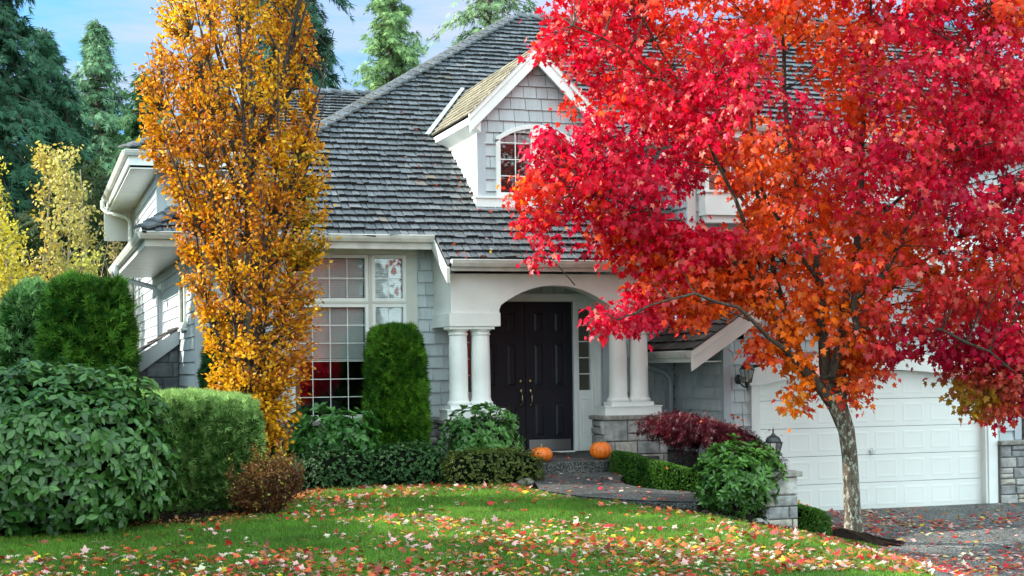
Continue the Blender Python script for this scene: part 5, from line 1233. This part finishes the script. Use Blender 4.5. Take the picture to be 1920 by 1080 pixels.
gold = np.array(lin(226, 170, 22)); org = np.array(lin(208, 134, 18)); rust = np.array(lin(176, 88, 24)); yel = np.array(lin(250, 214, 50)); olv = np.array(lin(142, 130, 28))
nz = vnoise(P, 3.2, 8)+.4*vnoise(P, 9, 3)
Wt = np.stack([.68+.35*nz, .74-.25*nz, .22-.4*nz+.4*np.exp(-((px_-560)/60)**2-((py_-130)/120)**2), -.35+1.3*np.exp(-((px_-340)/80)**2-((py_-20)/110)**2)+.5*np.exp(-((py_+120)/120)**2), -.05+.75*np.exp(-((px_-570)/60)**2-((py_-440)/170)**2)+.2*nz], 1)+.33*g.normal(size=(n, 5))  # yellow weighted to the upper left: sunlit top put into the leaf colour
C = np.stack([gold, org, rust, yel, olv])[Wt.argmax(1)]*(.7+.55*g.random((n, 1)))
leafmesh('crown', OVATE, P, T, g.normal(size=(n, 3))+UP*.5, .042+.032*g.random(n), C, M['leaf'], OT, W=np.full(n, 1.0))

# ------------------------------------------------------------------ background trees
def dup(root, loc, label, s=1., rz=0.):
    r = root.copy(); COL.objects.link(r); o0 = Vector(root.location); r.location = loc; r.scale = (s, s, s); r.rotation_euler = (0, 0, rz); r['label'] = label
    for ch in root.children:
        c = ch.copy(); COL.objects.link(c); c.parent = r
    return r
def conifer(label, base, H, R, seed, dark, light, nb=230, spray=.34, droop=.35, dens=1., pw_=.8, t0=.08, group='conifers behind the house', bare=0.):
    g = np.random.default_rng(seed); E_ = empty('conifer', base, label, 'tree', group); b = np.array(base, float)
    m = MB(); m.tube([b, b+(0, 0, H*.5), b+(0, 0, H)], [H*.016, H*.010, .02], 8, False); Ps, Ts, Ns, Cs = [], [], [], []
    for i in range(nb):
        t = t0+(1-t0)*((i+g.random())/nb)**.9; L_ = R*(1-t)**pw_*(.42+.85*g.random()**1.3)+.12*R*.5; a = g.random()*2*pi; dr = droop*(.7+.6*g.random()); u0 = .25
        d = np.array([cos(a), sin(a), 0]); p0 = b+(0, 0, H*t); f = lambda s: p0+d*L_*s+np.array([0, 0, L_*(u0*s-dr*s*s*1.6)])
        m.tube([f(0), f(.35), f(.7), f(1.)], [.03+.01*L_, .022, .014, .006], 4, False)
        k = max(3, int((10+24*L_)*dens)); s = .18+.85*g.random(k)**.8; P = np.stack([f(q) for q in s]); wd = .22*L_*(1-s*.6)*g.normal(size=k); side = np.array([-sin(a), cos(a), 0])
        P += side*wd[:, None]+g.normal(0, .08, (k, 3)); P[:, 2] -= .12*g.random(k)
        Ps.append(P); Ts.append(d*.5+side*(np.sign(wd)*.35)[:, None]+np.stack([g.normal(0, .3, k), g.normal(0, .3, k), -.55-.5*g.random(k)*droop*2], 1)); Ns.append(UP*.5+d*.6+g.normal(0, .5, (k, 3)))
        Cs.append(mixc(dark, light, .25+.45*s*g.random(k)+.25*g.random()+.1*g.normal(size=k)))
    m.build('trunk', M['barkred'], E_, True); P, T, N, C = map(np.concatenate, (Ps, Ts, Ns, Cs))
    leafmesh('crown', CONI, P, T, N, spray*.72*(.5+.9*g.random(len(P))), C*1.5*(.7+.6*g.random((len(P), 1))), M['needle'], E_)
    return E_
cA = conifer('large dark drooping conifer at the left edge, tallest behind the hedge', (-.95, 46, 0), 14.6, 3.9, 101, (.007, .030, .016), (.030, .085, .045), 300, .42, .5, 1.3, .62)
conifer('pale green conifer with thin top left of the orange tree', (2.3, 52, 0), 13.9, 2.9, 102, (.04, .10, .05), (.14, .25, .13), 240, .36, .35, 1.2, .75)
conifer('mid green conifer directly behind the upper gutter of the house', (3.5, 47, 0), 11.3, 2.7, 103, (.015, .055, .022), (.055, .14, .05), 220, .36, .4, 1.2, .7)
conifer('small dark conifer between the drooping one and the pale one', (1.15, 46, 0), 10.8, 2.4, 104, (.008, .032, .018), (.03, .085, .045), 200, .36, .45, 1.2, .7)
conifer('dark hanging conifer just right of the orange tree top', (8.5, 50, 0), 21., 2.5, 105, (.006, .026, .015), (.025, .075, .04), 300, .46, .6, 1., .5)
conifer('bright green conical conifer rising above the left roof slope', (12.7, 54, 0), 18.0, 2.6, 106, (.07, .13, .045), (.19, .30, .12), 300, .38, .3, 1.3, .72)  # haze put into a lighter, greyer needle colour
conifer('faint small conifer between the dark one and the bright one', (11.4, 60, 0), 15.8, 2.0, 107, (.06, .11, .07), (.15, .22, .15), 130, .36, .3, .8, .75)
conifer('pale thin-crowned conifer above the roof peak', (18.3, 60, 0), 22.5, 4.2, 108, (.07, .13, .06), (.20, .29, .14), 230, .42, .35, .75, .6)  # bright backlight put into the pale needle colour
conifer('dark conifer behind the upper left roof', (5.6, 50, 0), 12.5, 3.0, 109, (.008, .034, .018), (.03, .09, .045), 230, .42, .5, 1.1, .65)
conifer('dark conifer filling the gap behind the tall drooping one', (.6, 55, 0), 14.2, 3.4, 111, (.010, .040, .022), (.04, .11, .06), 240, .40, .45, 1.2, .65)
conifer('distant conifer beside the left edge behind the yellow saplings', (-4.8, 44, 0), 12, 3.2, 110, (.01, .04, .02), (.04, .10, .05), 230, .42, .45, 1.2, .65)

def sapling(label, base, H, R, seed, n=1500, cols=((.50, .42, .06), (.30, .26, .05)), lean=0.):
    g = np.random.default_rng(seed); E_ = empty('sapling', base, label, 'tree', 'yellow saplings behind the hedge'); b = np.array(base, float); m = MB()
    sp = [b+np.array([lean*t*H+.06*sin(t*9+seed), .0, H*t]) for t in np.linspace(0, 1, 8)]; m.tube(sp, [.045*(1-t)+.01 for t in np.linspace(0, 1, 8)], 6, False); Ps, Ts = [], []
    for i in range(55):
        t = .12+.86*g.random(); p0 = sp[0]+(sp[-1]-sp[0])*t; a = g.random()*2*pi; L_ = R*(1.1-t)*(.5+.7*g.random())+.2; e = p0+np.array([cos(a)*L_*.7, sin(a)*L_*.7, L_*(.7+.4*g.random())]); md = (p0+e)/2+np.array([cos(a)*.1, sin(a)*.1, -.05])
        m.tube([p0, md, e], [.014, .010, .005], 4, False); k = n//55; q = (.25+.75*g.random(k))[:, None]; Ps.append(p0*(1-q)**2+2*md*q*(1-q)+e*q*q+g.normal(0, .10, (k, 3))); Ts.append(g.normal(size=(k, 3))-UP*.6)
    m.build('trunk', M['birch'], E_, True); P, T = np.concatenate(Ps), np.concatenate(Ts); k = len(P)
    leafmesh('crown', OVATE, P, T, g.normal(size=(k, 3))+UP*.4, .062+.06*g.random(k), mixc(cols[1], cols[0], g.random(k))*(.72+.5*g.random((k, 1))), M['leaf'], E_)
yl = [((-.42, 35.6, .6), 6.3, 1.0, 'bright yellow sapling at the left edge behind the hedge', ((.75, .60, .05), (.50, .45, .06)), 2300),
      ((.30, 36.5, .6), 6.7, 1.1, 'tawny sapling with curled top left of the two straight trunks', ((.72, .54, .09), (.40, .32, .07)), 2000),
      ((.88, 35.2, .6), 6.5, 1.0, 'left one of the two straight pale trunks behind the hedge', ((.66, .56, .14), (.38, .34, .10)), 1800),
      ((1.24, 35.6, .6), 6.2, .8, 'right one of the two straight pale trunks behind the hedge', ((.62, .54, .16), (.35, .33, .10)), 1200),
      ((.1, 34.4, .6), 4.9, 1.2, 'low yellow sapling in front of the others behind the hedge', ((.75, .62, .06), (.50, .45, .07)), 2200),
      ((2.05, 37.6, .6), 5.9, .6, 'nearly bare thin sapling close to the house downspout', ((.48, .40, .12), (.25, .22, .07)), 800),
      ((.75, 34.0, .6), 4.0, 1.0, 'low sapling with sparse yellow-green leaves above the arborvitae', ((.62, .58, .10), (.36, .38, .08)), 1500)]
for i, (b, H_, R_, lab, cols, n) in enumerate(yl): sapling(lab, b, H_, R_, 200+i, n, cols, lean=(-.06, .03, 0, 0, -.12, 0, .1)[i])
# brushwood and undergrowth behind the hedge
g = np.random.default_rng(300); n = 19000; P = np.stack([g.uniform(-9, 7, n), g.uniform(38.2, 42, n), .6+6.6*g.random(n)**1.1], 1); P[:, 2] *= .8+.22*vnoise(P*np.array([1, 0, 0]), 1.1, 2)
C = mixc((.012, .03, .010), (.10, .13, .04), .35+.3*vnoise(P, 1.5, 3)+.25*g.normal(size=n)); V1 = leafarr(CONI, P, g.normal(size=(n, 3)), g.normal(size=(n, 3)), .22+.2*g.random(n), C)
o = npmesh('undergrowth', V1[0], V1[1], M['needle'], None, V1[2]); tag(o, 'dark tangled undergrowth behind the yellow saplings', kind='stuff')
m = MB()
for i in range(420):
    x = g.uniform(-2.5, 3.2); y = g.uniform(35, 38.2); h = g.uniform(1.6, 4.8); m.tube([(x, y, .5), (x+g.normal(0, .18), y, .5+h*.5), (x+g.normal(0, .5), y, .5+h)], [.018, .012, .004], 4, False)
o = m.build('brushwood', M['birch'], None); tag(o, 'tangle of thin bare stems behind the hedge', kind='stuff')

# trees standing on the far side of the street and on the neighbouring plot (seen in the panes; they shade the lawn)
for i, (x, y, s) in enumerate(((-15, 3, 1.15), (-17, 10, 1.2), (-16, 17, 1.2), (-18, 24, 1.15), (-13, 29, 1.0))):
    dup(cA, (x, y, 0), 'dark drooping conifer on the neighbouring plot, outside the photo', s, i*1.3)['group'] = 'conifers on the neighbouring plot'
for i, (x, y, s) in enumerate(((9.5, -9, 1.0), (19, -8, 1.1), (2.0, -18, 1.0))):
    dup(RM, (x, y, -.4), 'red maple across the street, outside the photo', s, 2.0+i*1.7)['group'] = 'red maples across the street'
for i, (x, y, s) in enumerate(((0, -40, .9), (6, -44, 1.), (12, -41, .85), (18, -45, 1.), (25, -42, .9), (31, -40, .95))):
    dup(cA, (x, y, -.4), 'dark conifer across the street, outside the photo', s, i*2.1)['group'] = 'conifers across the street'

# ------------------------------------------------------------------ camera
yaw, pitch, roll, FP, SH = radians(17.65), radians(.9), radians(.75), 2860., 105.
f0 = Vector((sin(yaw)*cos(pitch), cos(yaw)*cos(pitch), sin(pitch))); r0 = Vector((cos(yaw), -sin(yaw), 0)); u0 = r0.cross(f0)
rr = r0*cos(roll)-u0*sin(roll); uu = r0*sin(roll)+u0*cos(roll)
cd = bpy.data.cameras.new('camera'); cam = bpy.data.objects.new('camera', cd); COL.objects.link(cam)
mt_ = Matrix(((rr.x, uu.x, -f0.x, 0), (rr.y, uu.y, -f0.y, 0), (rr.z, uu.z, -f0.z, 2.2), (0, 0, 0, 1))); cam.matrix_world = mt_
cd.sensor_width = 36; cd.lens = FP/1920*36; cd.shift_y = SH/1920; cd.clip_end = 2000; cd.clip_start = .1; scene.camera = cam

# ------------------------------------------------------------------ fallen leaves
g = np.random.default_rng(400)
LC = [(lin(222, 172, 168), 'pale pink', .27), (lin(198, 34, 46), 'crimson', .22), (lin(226, 104, 60), 'orange', .22), (lin(235, 205, 60), 'yellow', .06), (lin(228, 216, 186), 'cream', .09), (lin(170, 84, 80), 'dull rose', .13), (lin(190, 120, 62), 'tan', .10)]
LC = [(tuple(q*.8 for q in c), nm, p) for c, nm, p in LC]
pr = np.array([p for _, _, p in LC]); pr /= pr.sum()
n = 26000; X = g.uniform(-1.5, 11.5, n); Y = g.uniform(12.9, 20.2, n); P = np.stack([X, Y, gz(X, Y)], 1)
dn = .52+.55*vnoise(P*[1, 1, 0], 1.25, 21)+.6*vnoise(P*[1, 1, 0], 4.2, 22)+.25*ss(4, 7.5, X)+.2*ss(18.3, 19.8, Y)-.35*ss(2.5, 0, X)*ss(15.2, 16.2, Y)
k = inlawn(X, Y) & (g.random(n) < np.clip(dn, .03, 1.2)*.8); P = P[k]; P[:, 2] += .034
n = len(P); kind = g.choice(len(LC), n, p=pr)
vec = P-np.array([0, 0, 2.2]); zc = vec@np.array(f0); u_ = 960+FP*(vec@np.array(rr))/zc; v_ = 540+SH-FP*(vec@np.array(uu))/zc
vis = (u_ > -10) & (u_ < 1930) & (v_ < 1085)
order = np.argsort(np.where(vis, zc, 1e9)); big = order[:300]; rest = order[300:]
variants = []
for ki, (c, nm, p) in enumerate(LC):
    for j in range(2):
        tv, tf = MAPLE if j == 0 else ([(x*.9, y, z*1.9+.05*y) for x, y, z in MAPLE[0]], MAPLE[1])
        V = np.array(tv, float); V[:, 1] -= .45; V[:, 2] += .06; me = bpy.data.meshes.new('fallen_leaf'); me.from_pydata(V.tolist(), [], [tuple(t) for t in tf]); me.materials.append(M['litter'])
        a = me.color_attributes.new('Col', 'FLOAT_COLOR', 'POINT'); a.data.foreach_set('color', np.tile(np.array([*c, 1.], np.float32), len(V))); variants.append(me)
for i in big:
    o = bpy.data.objects.new('fallen_leaf', variants[kind[i]*2+int(g.integers(2))]); COL.objects.link(o); s = .054+.038*g.random(); o.location = P[i]; o.scale = (s, s, s)
    o.rotation_euler = (g.normal(0, .38), g.normal(0, .38), g.random()*6.28); nm = LC[kind[i]][1]; tag(o, f'{nm} fallen maple leaf lying on the near grass of the lawn', 'leaf', f'{nm} leaves scattered on the lawn')
def litter(P, tilt=.42, s0=.050, s1=.038, cols=None, kk=None):
    n = len(P); T = np.stack([g.normal(size=n), g.normal(size=n), g.normal(0, tilt, n)], 1); N = np.stack([g.normal(0, tilt, n), g.normal(0, tilt, n), np.ones(n)], 1)
    kk = g.choice(len(LC), n, p=pr) if kk is None else kk; C = np.array([LC[q][0] for q in kk])*(.75+.4*g.random((n, 1)))
    if cols is not None: C = mixc(cols[0], cols[1], g.random(n))*(.7+.6*g.random((n, 1)))
    return leafarr(MAPLE, P, T, N, s0+s1*g.random(n), C)
parts = [litter(P[rest], kk=kind[rest])]
# driveway
n = 17000; X = g.uniform(9.3, 19, n); Y = g.uniform(12.5, 21.0, n); Q = np.stack([X, Y, gz(X, Y)+.032], 1)
dn = .12+.45*ss(17.2, 15.8, Y)+.45*np.exp(-((Y-19.2+.15*np.sin(X*2))/.5)**2)*ss(10, 11.5, X)+.75*np.exp(-((Y-15.9+.10*(X-11))/.55)**2)+.25*vnoise(Q*[1, 1, 0], 1.6, 31)+.5*np.exp(-((X-xr(Y))/.5)**2); k = ~inlawn(X, Y) & (X > xr(np.minimum(Y, 18.2))) & (g.random(n) < np.clip(dn, .01, 1)*.75); parts.append(litter(Q[k], .22))
# walkway and porch
n = 130; X = g.uniform(6.5, 8.3, n); Y = g.uniform(17.4, 20.6, n); k = inpoly(np.stack([X, Y], 1), wp); parts.append(litter(np.stack([X, Y, zs(Y)+.012], 1)[k], .22, .04, .03))
n = 26; X = g.uniform(7.1, 7.95, n); Y = g.uniform(20.8, 22.6, n); parts.append(litter(np.stack([X, Y, np.full(n, .852)], 1), .2, .035, .03))
# beds: brown-orange leaves under the shrubs and along the lawn edge
n = 5200; X = g.uniform(-1, 9.0, n); yb_ = ytop(X); Y = yb_+g.normal(0, .22, n)+.12; Q = np.stack([X, Y, gz(X, Y)+.02], 1); k = (X < 6.4) & (X > 2.0) | (g.random(n) < .28) & (X < 6.4) | (X > 7.4) & (g.random(n) < .3); parts.append(litter(Q[k], .4, .03, .035, ((.20, .07, .02), (.48, .20, .05))))
# caught on the roof
n = 170; X = g.uniform(5.9, 9.9, n); Y = 21.4+g.random(n)**1.3*4.5; parts.append(litter(np.stack([X, Y, 4.20+.65*(Y-22.05)+.055], 1), .6, .035, .03))
# on the box hedges and the laceleaf maple
pts = []
for (a, b) in (((8.25, 20.55), (8.28, 20.0)), ((8.28, 20.0), (8.55, 19.35)), ((8.55, 19.35), (9.1, 18.95)), ((9.1, 18.95), (9.7, 18.9)), ((9.55, 17.75), (9.55, 18.25)), ((9.55, 17.75), (9.55, 18.25))):
    for i in range(16):
        t = g.random(); x, y = a[0]*(1-t)+b[0]*t+g.normal(0, .1), a[1]*(1-t)+b[1]*t+g.normal(0, .09); pts.append((x, y, gzf(x, y)+(.375 if x < 9.3 or y > 18.5 else .35)+.02))
parts.append(litter(np.array(pts), .5, .03, .03))
nn = 26; a = g.random(nn)*6.28; r_ = g.random(nn)**.5; X = 9.42+np.cos(a)*r_*.95; Y = 19.9+np.sin(a)*r_*.6; parts.append(litter(np.stack([X, Y, 1.51-.20*r_**2-.15*(X-9.42)], 1), .6, .03, .03))
V, F, C, o_ = [], [], [], 0
for (v, f, c) in parts: V.append(v); F.append(f+o_); C.append(c); o_ += len(v)
o = npmesh('fallen_leaves', np.concatenate(V), np.concatenate(F), M['litter'], None, np.concatenate(C)); tag(o, 'scattered fallen maple leaves in pink, red, orange and yellow', kind='stuff')
n = 26000; X = g.uniform(-2, 9, n); Y = g.uniform(16.6, 22, n); k = ~inlawn(X, Y); X, Y = X[k], Y[k]; n = len(X); P = np.stack([X, Y, gz(X, Y)+.008+.012*g.random(n)], 1)
o = leafmesh('bark_chips', SMALL, P, g.normal(size=(n, 3))*[1, 1, .35], g.normal(size=(n, 3))*.5+UP, .025+.035*g.random(n), mixc((.010, .006, .004), (.055, .032, .02), g.random(n)**1.6), M['litter']); tag(o, 'dark bark mulch covering the planting beds', kind='stuff')
# moss patch in the bed and by the walkway
for (cx, cy, rx, ry, n) in ((2.35, 17.85, .38, .14, 1500), (7.75, 16.75, .5, .16, 500)):
    P = np.stack([cx+rx*g.normal(size=n)*.6, cy+ry*g.normal(size=n)*.6, np.zeros(n)], 1); P[:, 2] = gz(P[:, 0], P[:, 1])+.005
    o = leafmesh('moss', SMALL, P, g.normal(size=(n, 3))+UP*1.2, g.normal(size=(n, 3)), .02+.015*g.random(n), mixc((.03, .09, .01), (.10, .22, .02), g.random(n)), M['leaf']); tag(o, 'bright green moss growing in the mulch', kind='stuff')

# ------------------------------------------------------------------ light
SUN_AZ, SUN_EL = radians(-66), radians(31)      # azimuth measured from +Y towards +X: the sun stands to the left, slightly behind the house
sd = Vector((sin(SUN_AZ)*cos(SUN_EL), cos(SUN_AZ)*cos(SUN_EL), sin(SUN_EL)))
L_ = bpy.data.lights.new('sun', 'SUN'); L_.energy = 3.4; L_.angle = radians(.6); L_.color = (1, .93, .82)
so = bpy.data.objects.new('sun', L_); COL.objects.link(so); so.rotation_euler = sd.to_track_quat('Z', 'Y').to_euler(); so.location = (0, 0, 30)
wd = bpy.data.worlds.new('World'); scene.world = wd; wd.use_nodes = True; nt = wd.node_tree; LK = nt.links; bg = nt.nodes['Background']
sk = nd(nt, 'ShaderNodeTexSky'); sk.sky_type = 'NISHITA'; sk.sun_disc = False; sk.sun_elevation = SUN_EL; sk.sun_rotation = SUN_AZ; sk.air_density = 1.0; sk.dust_density = .8; sk.ozone_density = 1.2
# the lookup direction is lifted a little so that the clear part keeps its deep blue low down
geo = nd(nt, 'ShaderNodeTexCoord'); lift = nd(nt, 'ShaderNodeVectorMath', operation='ADD'); lift.inputs[1].default_value = (0, 0, .42); LK.new(geo.outputs['Generated'], lift.inputs[0])
nrmz = nd(nt, 'ShaderNodeVectorMath', operation='NORMALIZE'); LK.new(lift.outputs['Vector'], nrmz.inputs[0]); LK.new(nrmz.outputs['Vector'], sk.inputs['Vector'])
# thin lavender cloud streaks
mp_ = nd(nt, 'ShaderNodeMapping'); mp_.inputs['Scale'].default_value = (2.2, 2.2, 13); LK.new(geo.outputs['Generated'], mp_.inputs['Vector'])
nz = nd(nt, 'ShaderNodeTexNoise'); nz.inputs['Scale'].default_value = 1.6; nz.inputs['Detail'].default_value = 6; nz.inputs['Roughness'].default_value = .55; nz.inputs['Distortion'].default_value = .5; LK.new(mp_.outputs['Vector'], nz.inputs['Vector'])
mr = nd(nt, 'ShaderNodeMapRange'); mr.inputs['From Min'].default_value = .42; mr.inputs['From Max'].default_value = .60; mr.inputs['To Max'].default_value = .8; LK.new(nz.outputs['Fac'], mr.inputs['Value'])
mx = nd(nt, 'ShaderNodeMix', data_type='RGBA'); LK.new(mr.outputs['Result'], mx.inputs['Factor']); tint = nd(nt, 'ShaderNodeVectorMath', operation='MULTIPLY'); tint.inputs[1].default_value = (.55, .92, .98); LK.new(sk.outputs['Color'], tint.inputs[0]); LK.new(tint.outputs['Vector'], mx.inputs['A']); mx.inputs['B'].default_value = (2.0, 2.15, 2.65, 1)
# bright sunlit cloud bank over the street side, opposite the sun
sep = nd(nt, 'ShaderNodeSeparateXYZ'); LK.new(geo.outputs['Generated'], sep.inputs['Vector'])
n2 = nd(nt, 'ShaderNodeTexNoise'); n2.inputs['Scale'].default_value = 2.3; n2.inputs['Detail'].default_value = 5; LK.new(geo.outputs['Generated'], n2.inputs['Vector'])
mm = nd(nt, 'ShaderNodeMath', operation='MULTIPLY_ADD'); LK.new(n2.outputs['Fac'], mm.inputs[0]); mm.inputs[1].default_value = -.7; LK.new(sep.outputs['Y'], mm.inputs[2])
m2 = nd(nt, 'ShaderNodeMapRange'); m2.inputs['From Min'].default_value = -.15; m2.inputs['From Max'].default_value = -.45; LK.new(mm.outputs['Value'], m2.inputs['Value'])
mb_ = nd(nt, 'ShaderNodeMix', data_type='RGBA'); LK.new(m2.outputs['Result'], mb_.inputs['Factor']); LK.new(mx.outputs['Result'], mb_.inputs['A']); mb_.inputs['B'].default_value = (6.7, 8.5, 8.8, 1)
LK.new(mb_.outputs['Result'], bg.inputs['Color']); bg.inputs['Strength'].default_value = .12

scene.view_settings.view_transform = 'Standard'; scene.view_settings.look = 'None'; scene.view_settings.gamma = 1; scene.view_settings.exposure = 1.7
scene.cycles.max_bounces = 6; scene.cycles.transparent_max_bounces = 8; scene.cycles.use_denoising = True
try: scene.cycles.denoiser = 'OPENIMAGEDENOISE'
except Exception: pass
